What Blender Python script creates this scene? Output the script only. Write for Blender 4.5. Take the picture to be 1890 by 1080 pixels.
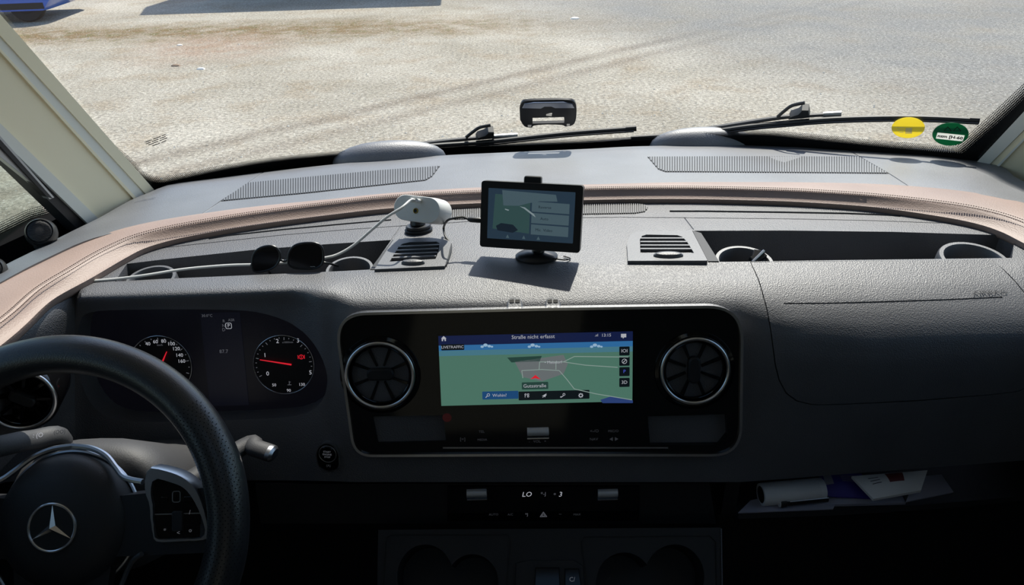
import bpy, bmesh, math, random
from mathutils import Vector, Matrix
import numpy as np
random.seed(7)
for o in list(bpy.data.objects): bpy.data.objects.remove(o)
scene = bpy.context.scene
COL = scene.collection

# ------------------------------------------------------------------ camera
H = 1.95                                   # camera height above the ground
FPX = 1365.0                               # focal length in pixels of the 1890x1080 frame
PITCH = math.radians(29); ROLL = math.radians(1.4)
_f = Vector((0, math.cos(PITCH), -math.sin(PITCH))); _u = Vector((0, math.sin(PITCH), math.cos(PITCH))); _r = Vector((1, 0, 0))
CR = _r*math.cos(ROLL) - _u*math.sin(ROLL); CU = _r*math.sin(ROLL) + _u*math.cos(ROLL); CF = _f
CAM = Vector((0, 0, H))
cd = bpy.data.cameras.new('camera'); co = bpy.data.objects.new('camera', cd); COL.objects.link(co)
cd.sensor_fit = 'HORIZONTAL'; cd.sensor_width = 36.0; cd.lens = FPX/1890*36; cd.clip_start = 0.01; cd.clip_end = 300
m = Matrix((CR, CU, -CF)).transposed().to_4x4(); m.translation = CAM
co.matrix_world = m; scene.camera = co

# ------------------------------------------------------------------ world, sun, exposure
EXPO = 0.32
SUN_DIR = Vector((0.16, 0.565, 0.81)).normalized()          # towards the sun
w = bpy.data.worlds.new('sky'); scene.world = w; w.use_nodes = True
nt = w.node_tree; bg = nt.nodes['Background']
sky = nt.nodes.new('ShaderNodeTexSky'); sky.sky_type = 'NISHITA'; sky.sun_disc = False
sky.sun_elevation = math.asin(SUN_DIR.z); sky.sun_rotation = math.atan2(SUN_DIR.x, SUN_DIR.y); sky.altitude = 100
nt.links.new(sky.outputs[0], bg.inputs[0]); bg.inputs[1].default_value = 0.19
sl = bpy.data.lights.new('sun', 'SUN'); sl.energy = 5.0; sl.angle = math.radians(0.55); sl.color = (1, .95, .87)
so = bpy.data.objects.new('sun', sl); COL.objects.link(so); so.rotation_euler = SUN_DIR.to_track_quat('Z', 'Y').to_euler(); so.location = (1, 8, 9)
vs = scene.view_settings; vs.view_transform = 'Standard'; vs.look = 'None'; vs.exposure = EXPO; vs.gamma = 1; vs.use_curve_mapping = False

# ------------------------------------------------------------------ pixel to place (heights given relative to the camera)
def ray(x, y): return CF + CR*((x-945)/FPX) + CU*((540-y)/FPX)
def az(x, y, z): d = ray(x, y); return CAM + d*(z/d.z)
def ay(x, y, Y): d = ray(x, y); return CAM + d*(Y/d.y)
def apl(x, y, O, n): d = ray(x, y); return CAM + d*(((O-CAM).dot(n))/d.dot(n))
def bis(g, lo=.3, hi=4.0):
    for _ in range(50):
        mm = (lo+hi)/2
        if g(mm) > 0: hi = mm
        else: lo = mm
    return lo
def wsY(x, z): return 1.575-.38*(x-.11)**2-.6*(z+.5)        # windscreen surface
def ws(x, y, off=0.0):
    d = ray(x, y); t = bis(lambda t: t*d.y-wsY(t*d.x, t*d.z)-off); return CAM+d*t
def wsp(x, z, off=0.0): return Vector((x, wsY(x, z)+off, H+z))
def lerp(a, b, t): return a+(b-a)*t
def interp(tab, x):
    return float(np.interp(x, [p[0] for p in tab], [p[1] for p in tab]))
def smooth_path(pts, n=8):
    P = [Vector(p) for p in pts]; out = []
    for i in range(len(P)-1):
        p0 = P[max(i-1, 0)]; p1 = P[i]; p2 = P[i+1]; p3 = P[min(i+2, len(P)-1)]
        for k in range(n):
            t = k/n
            out.append(.5*((2*p1)+(p2-p0)*t+(2*p0-5*p1+4*p2-p3)*t*t+(-p0+3*p1-3*p2+p3)*t**3))
    out.append(P[-1]); return out

# ------------------------------------------------------------------ materials
def srgb(r, g, b):
    f = lambda c: (c/255/12.92) if c/255 <= .04045 else ((c/255+.055)/1.055)**2.4
    return (f(r), f(g), f(b))
def mat(name, col, rough=.5, metal=0, bump=0, bscale=900, spec=.5, emit=None, estr=1, coat=0, var=0, vscale=30, vor=False, dist=.0006, ior=1.5):
    mm = bpy.data.materials.new(name); mm.use_nodes = True; n = mm.node_tree; b = n.nodes['Principled BSDF']
    b.inputs['Base Color'].default_value = (*col, 1); b.inputs['Roughness'].default_value = rough; b.inputs['Metallic'].default_value = metal
    b.inputs['Specular IOR Level'].default_value = spec; b.inputs['IOR'].default_value = ior; b.inputs['Coat Weight'].default_value = coat
    if emit: b.inputs['Emission Color'].default_value = (*emit, 1); b.inputs['Emission Strength'].default_value = estr
    if bump or var:
        tc = n.nodes.new('ShaderNodeTexCoord')
    if bump:
        t = n.nodes.new('ShaderNodeTexVoronoi' if vor else 'ShaderNodeTexNoise'); t.inputs['Scale'].default_value = bscale
        n.links.new(tc.outputs['Object'], t.inputs['Vector'])
        if not vor: t.inputs['Detail'].default_value = 3
        bp = n.nodes.new('ShaderNodeBump'); bp.inputs['Strength'].default_value = bump; bp.inputs['Distance'].default_value = dist
        n.links.new(t.outputs[0], bp.inputs['Height']); n.links.new(bp.outputs[0], b.inputs['Normal'])
    if var:
        t = n.nodes.new('ShaderNodeTexNoise'); t.inputs['Scale'].default_value = vscale; t.inputs['Detail'].default_value = 4
        n.links.new(tc.outputs['Object'], t.inputs['Vector'])
        r = n.nodes.new('ShaderNodeMapRange'); r.inputs[1].default_value = .3; r.inputs[2].default_value = .7; r.inputs[3].default_value = 1-var; r.inputs[4].default_value = 1+var
        n.links.new(t.outputs[0], r.inputs[0])
        mx = n.nodes.new('ShaderNodeMix'); mx.data_type = 'RGBA'; mx.blend_type = 'MULTIPLY'; mx.inputs[0].default_value = 1
        mx.inputs[6].default_value = (*col, 1); n.links.new(r.outputs[0], mx.inputs[7]); n.links.new(mx.outputs[2], b.inputs['Base Color'])
    return mm
def emis(name, rgb, k=1.0):
    c = srgb(*rgb); return mat(name, (.004, .004, .004), .25, emit=c, estr=k/(2**EXPO))
M = {}
M['dash'] = mat('grained charcoal plastic', (.082, .083, .091), .50, ior=1.70, bump=.75, bscale=600, vor=True, var=.10, vscale=14, dist=.0005)
M['deck'] = mat('fine grained grey plastic', (.080, .082, .090), .50, ior=1.78, bump=.6, bscale=620, var=.10, vscale=10, dist=.0006)
M['shelf'] = mat('grey shelf plastic', (.095, .099, .110), .50, ior=2.0, bump=.6, bscale=420, var=.20, vscale=7, dist=.0008)
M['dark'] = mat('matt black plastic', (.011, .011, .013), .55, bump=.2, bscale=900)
M['black'] = mat('deep black', (.004, .004, .004), .6)
M['gloss'] = mat('piano black', (.004, .004, .0045), .07, spec=.5)
M['chrome'] = mat('brushed chrome', (.82, .82, .84), .25, metal=1)
M['satin'] = mat('satin silver', (.50, .51, .54), .33, metal=1)
M['silverp'] = mat('silver paint', (.75, .76, .78), .4, metal=.4)
M['leather'] = mat('beige brown leather', srgb(150, 129, 119), .55, bump=.35, bscale=500, vor=True, var=.10, vscale=9)
M['thread'] = mat('stitch thread', srgb(96, 76, 70), .7)
M['wheel'] = mat('black leather', (.020, .020, .022), .36, bump=.3, bscale=700, vor=True, ior=1.75, dist=.0003)
M['perf'] = mat('perforation holes', (.002, .002, .002), .9)
M['hubpad'] = mat('airbag cover', (.022, .022, .024), .5, bump=.35, bscale=1400)
M['white'] = mat('white plastic', (.72, .72, .70), .4)
M['wcable'] = mat('white cable', (.66, .66, .64), .45)
M['blackplastic'] = mat('black casing', (.012, .012, .013), .38)
M['bcable'] = mat('black cable', (.01, .01, .01), .5)
M['rubber'] = mat('wiper rubber', (.012, .012, .012), .55)
M['pillar'] = mat('beige pillar trim', srgb(240, 230, 198), .55, bump=.12, bscale=700)
M['pillar_grey'] = mat('grey edge strip', srgb(222, 222, 212), .45)
M['alu'] = mat('aluminium rail', (.42, .43, .43), .35, metal=.7)
M['frit'] = mat('black frit', (.004, .004, .004), .35)
M['seal'] = mat('rubber seal', (.005, .005, .005), .95, spec=.05)
M['shroud'] = mat('column plastic', (.045, .045, .048), .6, bump=.3, bscale=600, vor=True, dist=.0003)
M['brass'] = mat('brass jack', srgb(150, 130, 60), .3, metal=1)
M['lens'] = mat('dark lens', (.012, .010, .010), .05, spec=.7)
M['paper'] = mat('white paper', srgb(225, 225, 225), .6, var=.05, vscale=20)
M['greypaper'] = mat('grey paper', srgb(150, 150, 165), .6)
M['bluepaper'] = mat('violet blue print', srgb(58, 48, 140), .5)
M['redlabel'] = mat('dark red print', srgb(110, 40, 40), .5)
M['inkblue'] = mat('ink', srgb(40, 40, 60), .6)
M['ywl'] = mat('yellow sticker', srgb(232, 212, 40), .5)
M['grn'] = mat('green sticker', srgb(22, 96, 66), .5)
M['bluecar'] = mat('blue car paint', srgb(10, 88, 190), .25, coat=.6)
M['carglass'] = mat('dark car glass', (.01, .012, .015), .06)
M['tyre'] = mat('tyre rubber', (.015, .015, .015), .8)
M['wood'] = mat('weathered boards', srgb(120, 100, 80), .8, var=.2, vscale=6)
M['rooftile'] = mat('roof felt', srgb(90, 70, 62), .8)
M['ceil'] = mat('headliner', srgb(172, 166, 155), .9)
M['back'] = mat('cab rear panel', srgb(104, 98, 92), .9)
M['floor'] = mat('dark carpet', (.010, .010, .011), .95)
M['amber'] = mat('amber knob face', (.01, .01, .01), .3)
# lit marks and screens
M['w_lit'] = emis('lit white print', (165, 167, 175)); M['w_dim'] = emis('dim white print', (80, 82, 88)); M['w_vdim'] = emis('faint print', (40, 42, 46))
M['red_lit'] = emis('lit red', (205, 30, 45)); M['red_dim'] = emis('dim red', (34, 6, 8))
M['clu'] = emis('cluster display', (8, 9, 17)); M['clu2'] = emis('cluster dial face', (5, 5, 9))
M['map'] = emis('map green', (72, 110, 96)); M['mapgrey'] = emis('map town', (98, 104, 106)); M['maproad'] = emis('map road', (128, 146, 140))
M['mapsky'] = emis('map sky', (44, 100, 150)); M['mapsky2'] = emis('map sky low', (66, 112, 128)); M['maphead'] = emis('map header', (16, 26, 62)); M['cloud'] = emis('map cloud', (140, 170, 195))
M['mapdark'] = emis('map dark button', (9, 17, 22)); M['mapbtn'] = emis('map blue button', (24, 66, 110)); M['maplab'] = emis('map label', (34, 62, 56)); M['mapblue'] = emis('map lake', (40, 60, 110)); M['pblue'] = emis('parking blue', (70, 84, 190))
M['mon'] = emis('monitor blue', (36, 52, 66)); M['monhi'] = emis('monitor light', (66, 84, 92)); M['monlo'] = emis('monitor dark', (22, 32, 42)); M['mongr'] = emis('monitor green', (46, 70, 70)); M['monline'] = emis('monitor line', (120, 134, 138))

def glass(name, tint, gl=.05):
    mm = bpy.data.materials.new(name); mm.use_nodes = True; n = mm.node_tree; n.nodes.clear()
    o = n.nodes.new('ShaderNodeOutputMaterial'); t = n.nodes.new('ShaderNodeBsdfTransparent'); t.inputs[0].default_value = (*tint, 1)
    g = n.nodes.new('ShaderNodeBsdfGlossy'); g.inputs['Roughness'].default_value = .0
    mx = n.nodes.new('ShaderNodeMixShader'); mx.inputs[0].default_value = gl
    n.links.new(t.outputs[0], mx.inputs[1]); n.links.new(g.outputs[0], mx.inputs[2]); n.links.new(mx.outputs[0], o.inputs[0]); return mm
M['glass'] = glass('windscreen glass', (.93, .95, .93), .035)
M['sideglass'] = glass('side glass', (.80, .85, .82), .05)
def dots(name):                                            # printed dot pattern, in the surface's own UV
    mm = bpy.data.materials.new(name); mm.use_nodes = True; n = mm.node_tree; n.nodes.clear()
    o = n.nodes.new('ShaderNodeOutputMaterial'); t = n.nodes.new('ShaderNodeBsdfTransparent'); p = n.nodes.new('ShaderNodeBsdfPrincipled')
    p.inputs['Base Color'].default_value = (.006, .006, .006, 1); p.inputs['Roughness'].default_value = .4
    uv = n.nodes.new('ShaderNodeUVMap'); sp = n.nodes.new('ShaderNodeSeparateXYZ'); n.links.new(uv.outputs[0], sp.inputs[0])
    def math_(op, a, b=None):
        k = n.nodes.new('ShaderNodeMath'); k.operation = op
        for i, q in enumerate((a, b)):
            if q is None: continue
            if isinstance(q, (int, float)): k.inputs[i].default_value = q
            else: n.links.new(q, k.inputs[i])
        return k.outputs[0]
    # u in dot pitches along the edge, v in dot pitches across; dot radius shrinks with v
    row = math_('FLOOR', sp.outputs[1]); sh = math_('MULTIPLY', math_('MODULO', row, 2), .5)
    fu = math_('SUBTRACT', math_('FRACT', math_('ADD', sp.outputs[0], sh)), .5); fv = math_('SUBTRACT', math_('FRACT', sp.outputs[1]), .5)
    r = math_('SQRT', math_('ADD', math_('MULTIPLY', fu, fu), math_('MULTIPLY', fv, fv)))
    R = math_('SUBTRACT', .60, math_('MULTIPLY', row, .055))
    inside = math_('LESS_THAN', r, R)
    mx = n.nodes.new('ShaderNodeMixShader'); n.links.new(inside, mx.inputs[0]); n.links.new(t.outputs[0], mx.inputs[1]); n.links.new(p.outputs[0], mx.inputs[2]); n.links.new(mx.outputs[0], o.inputs[0]); return mm
M['dots'] = dots('frit dots')
def thin(name, col):                                       # light passes through thin printed film
    mm = bpy.data.materials.new(name); mm.use_nodes = True; n = mm.node_tree; b = n.nodes['Principled BSDF']; b.inputs['Base Color'].default_value = (*col, 1); b.inputs['Roughness'].default_value = .4
    t = n.nodes.new('ShaderNodeBsdfTranslucent'); t.inputs[0].default_value = (*col, 1); mx = n.nodes.new('ShaderNodeMixShader'); mx.inputs[0].default_value = .6
    n.links.new(b.outputs[0], mx.inputs[1]); n.links.new(t.outputs[0], mx.inputs[2]); n.links.new(mx.outputs[0], n.nodes['Material Output'].inputs[0]); return mm
M['ywl'] = thin('yellow film', srgb(246, 232, 110)); M['grn'] = thin('green film', srgb(40, 136, 98)); M['strip'] = thin('white strip film', srgb(240, 240, 235))

# ------------------------------------------------------------------ mesh builder
class Frame:
    def __init__(s, o, ex, ey):
        s.o = Vector(o); s.ex = Vector(ex).normalized(); ey = Vector(ey); s.ez = s.ex.cross(ey).normalized(); s.ey = s.ez.cross(s.ex).normalized()
    def p(s, x, y, z=0): return s.o+s.ex*x+s.ey*y+s.ez*z
    def hit(s, px, py, z=0):                               # local 2D place seen at a pixel
        q = apl(px, py, s.o+s.ez*z, s.ez)-s.o; return (q.dot(s.ex), q.dot(s.ey))
    def at(s, px, py, z=0): a, b = s.hit(px, py, z); return s.p(a, b, z)
def rrect(cx, cy, w_, h_, r, n=5):
    out = []; r = min(r, w_/2-1e-6, h_/2-1e-6)
    for sx, sy, a0 in ((1, 1, 0), (-1, 1, 90), (-1, -1, 180), (1, -1, 270)):
        for k in range(n+1):
            a = math.radians(a0+90*k/n); out.append((cx+sx*(w_/2-r)+r*math.cos(a), cy+sy*(h_/2-r)+r*math.sin(a)))
    return out
def circ(cx, cy, r, n=40, ry=None): return [(cx+r*math.cos(2*math.pi*k/n), cy+(ry or r)*math.sin(2*math.pi*k/n)) for k in range(n)]
class MB:
    def __init__(s): s.v = []; s.f = []; s.uv = None
    def add(s, vs_, fs):
        b = len(s.v); s.v += [Vector(q) for q in vs_]; s.f += [tuple(i+b for i in f) for f in fs]; return s
    def loft(s, rings, closed=True, cap=True, loop=False):
        n = len(rings[0]); b = len(s.v)
        for r in rings: s.v += [Vector(q) for q in r]
        m_ = len(rings); rng = range(m_) if loop else range(m_-1)
        for i in rng:
            j = (i+1) % m_
            for k in range(n if closed else n-1):
                l = (k+1) % n; s.f.append((b+i*n+k, b+i*n+l, b+j*n+l, b+j*n+k))
        if cap and not loop and closed:
            s.f.append(tuple(b+k for k in range(n))[::-1]); s.f.append(tuple(b+(m_-1)*n+k for k in range(n)))
        return s
    def prism(s, pts, off): return s.loft([pts, [Vector(p)+Vector(off) for p in pts]])
    def plate(s, fr, pts, z0, z1, bev=0):                  # 2D outline extruded along the frame's normal
        if bev:
            cx = sum(p[0] for p in pts)/len(pts); cy = sum(p[1] for p in pts)/len(pts)
            mx = max(max(abs(p[0]-cx) for p in pts), 1e-5); my = max(max(abs(p[1]-cy) for p in pts), 1e-5)
            ins = [(cx+(x-cx)*(1-bev/mx), cy+(y-cy)*(1-bev/my)) for x, y in pts]
            return s.loft([[fr.p(x, y, z0) for x, y in pts], [fr.p(x, y, z1-bev) for x, y in pts], [fr.p(x, y, z1) for x, y in ins]])
        return s.loft([[fr.p(x, y, z0) for x, y in pts], [fr.p(x, y, z1) for x, y in pts]])
    def ringplate(s, fr, outer, inner, z0, z1):            # frame with a hole
        return s.loft([[fr.p(x, y, z0) for x, y in outer], [fr.p(x, y, z1) for x, y in outer], [fr.p(x, y, z1) for x, y in inner], [fr.p(x, y, z0) for x, y in inner]], loop=True)
    def tube(s, path, r, n=8, cap=True, flat=1.0, upv=None):
        P = [Vector(p) for p in path]; rings = []; prev = None
        for i, p in enumerate(P):
            t = (P[min(i+1, len(P)-1)]-P[max(i-1, 0)]).normalized()
            if prev is None:
                a = Vector(upv) if upv else (Vector((0, 0, 1)) if abs(t.z) < .9 else Vector((1, 0, 0)))
                a = (a-t*a.dot(t)).normalized()
            else: a = (prev-t*prev.dot(t)).normalized()
            prev = a; b = t.cross(a); rr = r[i] if isinstance(r, (list, tuple)) else r
            rings.append([p+a*(rr*flat*math.cos(2*math.pi*k/n))+b*(rr*math.sin(2*math.pi*k/n)) for k in range(n)])
        return s.loft(rings, cap=cap)
    def torus(s, fr, R, r, n=64, m_=14, z=0, ry=None):
        rings = []
        for i in range(n):
            a = 2*math.pi*i/n; c = Vector((math.cos(a), math.sin(a)))
            rings.append([fr.p(c.x*(R+r*math.cos(2*math.pi*k/m_)), c.y*(R+r*math.cos(2*math.pi*k/m_)), z+(ry or r)*math.sin(2*math.pi*k/m_)) for k in range(m_)])
        return s.loft(rings, loop=True)
    def lathe(s, fr, prof, n=36, cap=True, sx=1, sy=1):
        return s.loft([[fr.p(sx*r*math.cos(2*math.pi*k/n), sy*r*math.sin(2*math.pi*k/n), z) for k in range(n)] for r, z in prof], cap=cap)
    def box(s, fr, x0, x1, y0, y1, z0, z1): return s.plate(fr, [(x0, y0), (x1, y0), (x1, y1), (x0, y1)], z0, z1)
    def grid(s, rows, uvs=None):
        n = len(rows[0]); b = len(s.v)
        for r in rows: s.v += [Vector(q) for q in r]
        for i in range(len(rows)-1):
            for k in range(n-1): s.f.append((b+i*n+k, b+i*n+k+1, b+(i+1)*n+k+1, b+(i+1)*n+k))
        if uvs: s.uv = [u for r in uvs for u in r]
        return s
    def mesh(s, name, origin=Vector((0, 0, 0)), angle=35, fix=True):
        me = bpy.data.meshes.new(name); me.from_pydata([tuple(q-origin) for q in s.v], [], s.f)
        if s.uv:
            l = me.uv_layers.new()
            for i, lp in enumerate(me.loops): l.data[i].uv = s.uv[lp.vertex_index]
        finish(me, angle, fix); return me
    def center(s):
        lo = Vector([min(q[i] for q in s.v) for i in range(3)]); hi = Vector([max(q[i] for q in s.v) for i in range(3)]); return (lo+hi)/2
    def build(s, name, m_, parent=None, angle=35, fix=True, **kw):
        c = s.center(); me = s.mesh(name, c, angle, fix); me.materials.append(M[m_] if isinstance(m_, str) else m_)
        return link(name, me, c, parent, **kw)
def finish(me, angle=35, fix=True):
    if fix:
        bm = bmesh.new(); bm.from_mesh(me); bmesh.ops.recalc_face_normals(bm, faces=bm.faces); bm.to_mesh(me); bm.free()
    me.shade_smooth(); me.set_sharp_from_angle(angle=math.radians(angle)); me.update()
WL = {}
def link(name, me, loc, parent=None, label=None, cat=None, group=None, kind=None):
    o = bpy.data.objects.new(name, me); COL.objects.link(o); pl = WL[parent.name] if parent else Vector((0, 0, 0))
    o.parent = parent; o.location = Vector(loc)-pl; WL[o.name] = Vector(loc); tag(o, label, cat, group, kind); return o
def tag(o, label=None, cat=None, group=None, kind=None):
    for k, q in (('label', label), ('category', cat), ('group', group), ('kind', kind)):
        if q: o[k] = q
    return o
def thing(name, loc, label, cat, group=None, kind=None): return link(name, None, loc, None, label, cat, group, kind)
def text(fr, s, x, y, size, m_, parent, name='print', z=0.0006, align='CENTER', shear=0, stretch=1.0, thick=0.0):
    c = bpy.data.curves.new('t', 'FONT'); c.body = s; c.size = size; c.align_x = align; c.align_y = 'CENTER'; c.shear = shear; c.resolution_u = 2; c.offset = thick
    ob = bpy.data.objects.new('t', c); COL.objects.link(ob); me = bpy.data.meshes.new_from_object(ob); bpy.data.objects.remove(ob); bpy.data.curves.remove(c)
    org = fr.p(x, y, z)
    for q in me.vertices: q.co = fr.ex*(q.co.x*stretch)+fr.ey*q.co.y
    me.materials.clear(); me.materials.append(M[m_]); return link(name, me, org, parent)
def boolean(A, B, op='DIFFERENCE'):                         # two closed meshes in world space -> new mesh
    a = bpy.data.objects.new('a', A); b = bpy.data.objects.new('b', B); COL.objects.link(a); COL.objects.link(b)
    md = a.modifiers.new('x', 'BOOLEAN'); md.object = b; md.operation = op; md.solver = 'EXACT'
    dg = bpy.context.evaluated_depsgraph_get(); me = bpy.data.meshes.new_from_object(a.evaluated_get(dg))
    bpy.data.objects.remove(a); bpy.data.objects.remove(b); return me
def place(me, name, m_, parent, angle=35, **kw):            # a world-space mesh gets its own origin
    n = len(me.vertices); co_ = np.zeros(n*3); me.vertices.foreach_get('co', co_); co_ = co_.reshape(-1, 3)
    c = Vector((co_.min(0)+co_.max(0))/2); me.transform(Matrix.Translation(-c)); me.materials.clear(); me.materials.append(M[m_]); finish(me, angle, False); return link(name, me, c, parent, **kw)
def cutter(P, n, O, a, b):                                  # straight prism along n whose sides pass through the points P
    n = Vector(n).normalized(); Q = [p-n*((p-O).dot(n)) for p in P]
    return MB().loft([[q-n*a for q in Q], [q+n*b for q in Q]])

# ------------------------------------------------------------------ ground outside
def ground_mat():
    mm = bpy.data.materials.new('gravel'); mm.use_nodes = True; n = mm.node_tree; b = n.nodes['Principled BSDF']; b.inputs['Roughness'].default_value = .9; b.inputs['Specular IOR Level'].default_value = .2
    tc = n.nodes.new('ShaderNodeTexCoord')
    def noise(sc, det=4, rough=.6):
        t = n.nodes.new('ShaderNodeTexNoise'); t.inputs['Scale'].default_value = sc; t.inputs['Detail'].default_value = det; t.inputs['Roughness'].default_value = rough; n.links.new(tc.outputs['Object'], t.inputs['Vector']); return t.outputs[0]
    def rng(v, a, b_, c, d):
        r = n.nodes.new('ShaderNodeMapRange'); n.links.new(v, r.inputs[0])
        for i, q in enumerate((a, b_, c, d)): r.inputs[i+1].default_value = q
        return r.outputs[0]
    def mix(f, A, B, mode='MIX'):
        k = n.nodes.new('ShaderNodeMix'); k.data_type = 'RGBA'; k.blend_type = mode
        for i, q in ((0, f), (6, A), (7, B)):
            if isinstance(q, (int, float)): k.inputs[i].default_value = q
            elif isinstance(q, tuple): k.inputs[i].default_value = (*q, 1)
            else: n.links.new(q, k.inputs[i])
        return k.outputs[2]
    def mth(op, a, b_=None):
        k = n.nodes.new('ShaderNodeMath'); k.operation = op
        for i, q in enumerate((a, b_)):
            if q is None: continue
            if isinstance(q, (int, float)): k.inputs[i].default_value = q
            else: n.links.new(q, k.inputs[i])
        return k.outputs[0]
    sp = n.nodes.new('ShaderNodeSeparateXYZ'); n.links.new(tc.outputs['Object'], sp.inputs[0]); X, Y = sp.outputs[0], sp.outputs[1]
    c = mix(rng(noise(.55, 5), .35, .65, 0, 1), srgb(168, 160, 144), srgb(197, 189, 174))
    c = mix(rng(noise(1.6, 5), .5, .72, 0, .55), c, srgb(160, 140, 112))
    wob = mth('MULTIPLY', mth('SUBTRACT', noise(.8, 4), .5), .9)
    def band(d, half, soft): return rng(mth('ABSOLUTE', d), half-soft, half+soft, 1, 0)
    # two tyre tracks, brown earth
    for off, k in ((0, .62), (.62, .45)):
        d = mth('ADD', mth('SUBTRACT', mth('SUBTRACT', Y, mth('MULTIPLY', X, .90)), 8.62-off), mth('MULTIPLY', wob, .35))
        f = mth('MULTIPLY', band(d, .15, .12), rng(noise(2.2, 4), .3, .6, k*.35, k)); c = mix(f, c, srgb(118, 104, 88))
    d = mth('ADD', mth('SUBTRACT', Y, 12.2), mth('MULTIPLY', wob, .9)); f = mth('MULTIPLY', band(d, .75, .5), rng(X, -2.5, 1.5, 1.0, .3)); f = mth('MULTIPLY', f, rng(noise(2.6, 6), .38, .58, .45, 1)); c = mix(f, c, srgb(136, 114, 82)); f2 = mth('MULTIPLY', f, rng(noise(5, 5), .5, .62, 0, .8)); c = mix(f2, c, srgb(116, 112, 70))
    # reddish bare patch and greyer area on the right
    d2 = mth('SQRT', mth('ADD', mth('POWER', mth('ADD', X, 4.2), 2), mth('POWER', mth('SUBTRACT', Y, 10.9), 2))); c = mix(mth('MULTIPLY', rng(mth('ADD', d2, wob), .3, 1.5, .7, 0), rng(noise(3, 4), .3, .6, .2, 1)), c, srgb(164, 132, 108))
    c = mix(mth('MULTIPLY', rng(mth('ADD', mth('ADD', X, mth('MULTIPLY', Y, .55)), wob), 6.6, 9.4, 0, .9), rng(noise(1.1, 4), .3, .6, .6, 1)), c, srgb(140, 139, 136))
    g = noise(26, 6, .75); c = mix(1.0, c, rng(g, .34, .68, .42, 1.40), 'MULTIPLY')
    g2 = noise(75, 3, .7); c = mix(1.0, c, rng(g2, .3, .7, .74, 1.22), 'MULTIPLY')
    v = n.nodes.new('ShaderNodeTexVoronoi'); v.inputs['Scale'].default_value = 22; n.links.new(tc.outputs['Object'], v.inputs['Vector'])
    c = mix(rng(v.outputs[0], .10, .2, .75, 0), c, srgb(226, 221, 211))
    n.links.new(c, b.inputs['Base Color'])
    bp = n.nodes.new('ShaderNodeBump'); bp.inputs['Strength'].default_value = .8; bp.inputs['Distance'].default_value = .03; n.links.new(g, bp.inputs['Height']); n.links.new(bp.outputs[0], b.inputs['Normal'])
    return mm
M['ground'] = ground_mat()
gm = MB(); rows = []
for j in range(61):
    rows.append([Vector((-30+60*i/60, -14+52*j/60, 0)) for i in range(61)])
gm.grid(rows); gme = gm.mesh('ground'); gme.materials.append(M['ground']); link('ground', gme, (0, 0, 0), None, 'sunlit pale gravel ground with tyre tracks outside', kind='structure')

# ------------------------------------------------------------------ cab shell
zD = -.465                                 # dash deck height relative to the eye
def zr(z): return H+z
XL, XR, YB, ZC = -.83, 1.01, -.9, .36
wl = MB(); fr0 = Frame((0, 0, 0), (1, 0, 0), (0, 1, 0))
wl.box(fr0, XL-.05, XL, YB, 1.29, zr(-1.3), zr(-.60)); wl.build('wall_left', 'floor', kind='structure')
MB().box(fr0, XL-.05, XL, YB, .05, zr(-.52), zr(ZC)).build('wall_left', 'back', kind='structure')
MB().box(fr0, XR, XR+.05, YB, 1.31, zr(-1.3), zr(-.52)).build('wall_right', 'floor', kind='structure')
MB().box(fr0, XR, XR+.05, YB, .05, zr(-.52), zr(ZC)).build('wall_right', 'back', kind='structure')
MB().box(fr0, XL-.05, XR+.05, YB-.05, YB, zr(-1.3), zr(ZC)).build('wall_back', 'back', kind='structure')
MB().box(fr0, XL-.05, XR+.05, YB, 1.62, zr(-1.35), zr(-1.3)).build('floor', 'floor', kind='structure')
wf = MB()                                                   # bulkhead under the windscreen, following its curve
xs = [XL+(XR-XL)*i/24 for i in range(25)]
wf.loft([[Vector((x, wsY(x, -.56)-.03, zr(-1.3))), Vector((x, wsY(x, -.56), zr(-1.3))), Vector((x, wsY(x, -.56), zr(-.535))), Vector((x, wsY(x, -.56)-.03, zr(-.535)))] for x in xs])
wf.build('wall_front', 'dark', kind='structure')
HZ = .20                                                    # height of the windscreen's upper frame
cl = MB(); cl.loft([[Vector((x, .12, zr(ZC))), Vector((x, .12, zr(ZC+.05))), Vector((x, wsY(x, HZ)+.04, zr(ZC+.05))), Vector((x, wsY(x, HZ)+.02, zr(HZ))), Vector((x, wsY(x, HZ)-.03, zr(HZ))), Vector((x, wsY(x, HZ)-.10, zr(ZC)))] for x in xs])
cl.build('ceiling', 'ceil', kind='structure')
for a_ in ((XL-.05, -.22, YB, .12), (.40, XR+.05, YB, .12), (-.22, .40, YB, -.62), (-.22, .40, -.10, .12)): MB().box(fr0, *a_, zr(ZC), zr(ZC+.05)).build('ceiling', 'ceil', kind='structure')  # gap left between the panels for the added roof light
MB().box(fr0, -.23, .41, -.63, -.09, zr(ZC+.05), zr(ZC+.056)).build('added_rooflight', 'sideglass', kind='structure')  # added roof light, out of view, lets in sky light to brighten the cab

for nm, xa, xb, zt in (('door_1', XL, -.735, -.515), ('door_2', .835, XR, -.495)):
    MB().loft([[Vector((xa, y, zr(-1.3))), Vector((xa, y, zr(zt))), Vector((lerp(xa, xb, .75) if xb < 0 else lerp(xb, xa, .75), y, zr(zt))), Vector((xb if xb < 0 else xa, y, zr(zt-.05))), Vector((xb if xb < 0 else xa, y, zr(-1.3)))] if xb < 0 else
              [Vector((xb, y, zr(-1.3))), Vector((xb, y, zr(zt))), Vector((lerp(xb, xa, .75), y, zr(zt))), Vector((xa, y, zr(zt-.05))), Vector((xa, y, zr(-1.3)))] for y in (-.5, .2, .7, 1.05)]).build(nm, 'dark', kind='structure')
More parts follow.
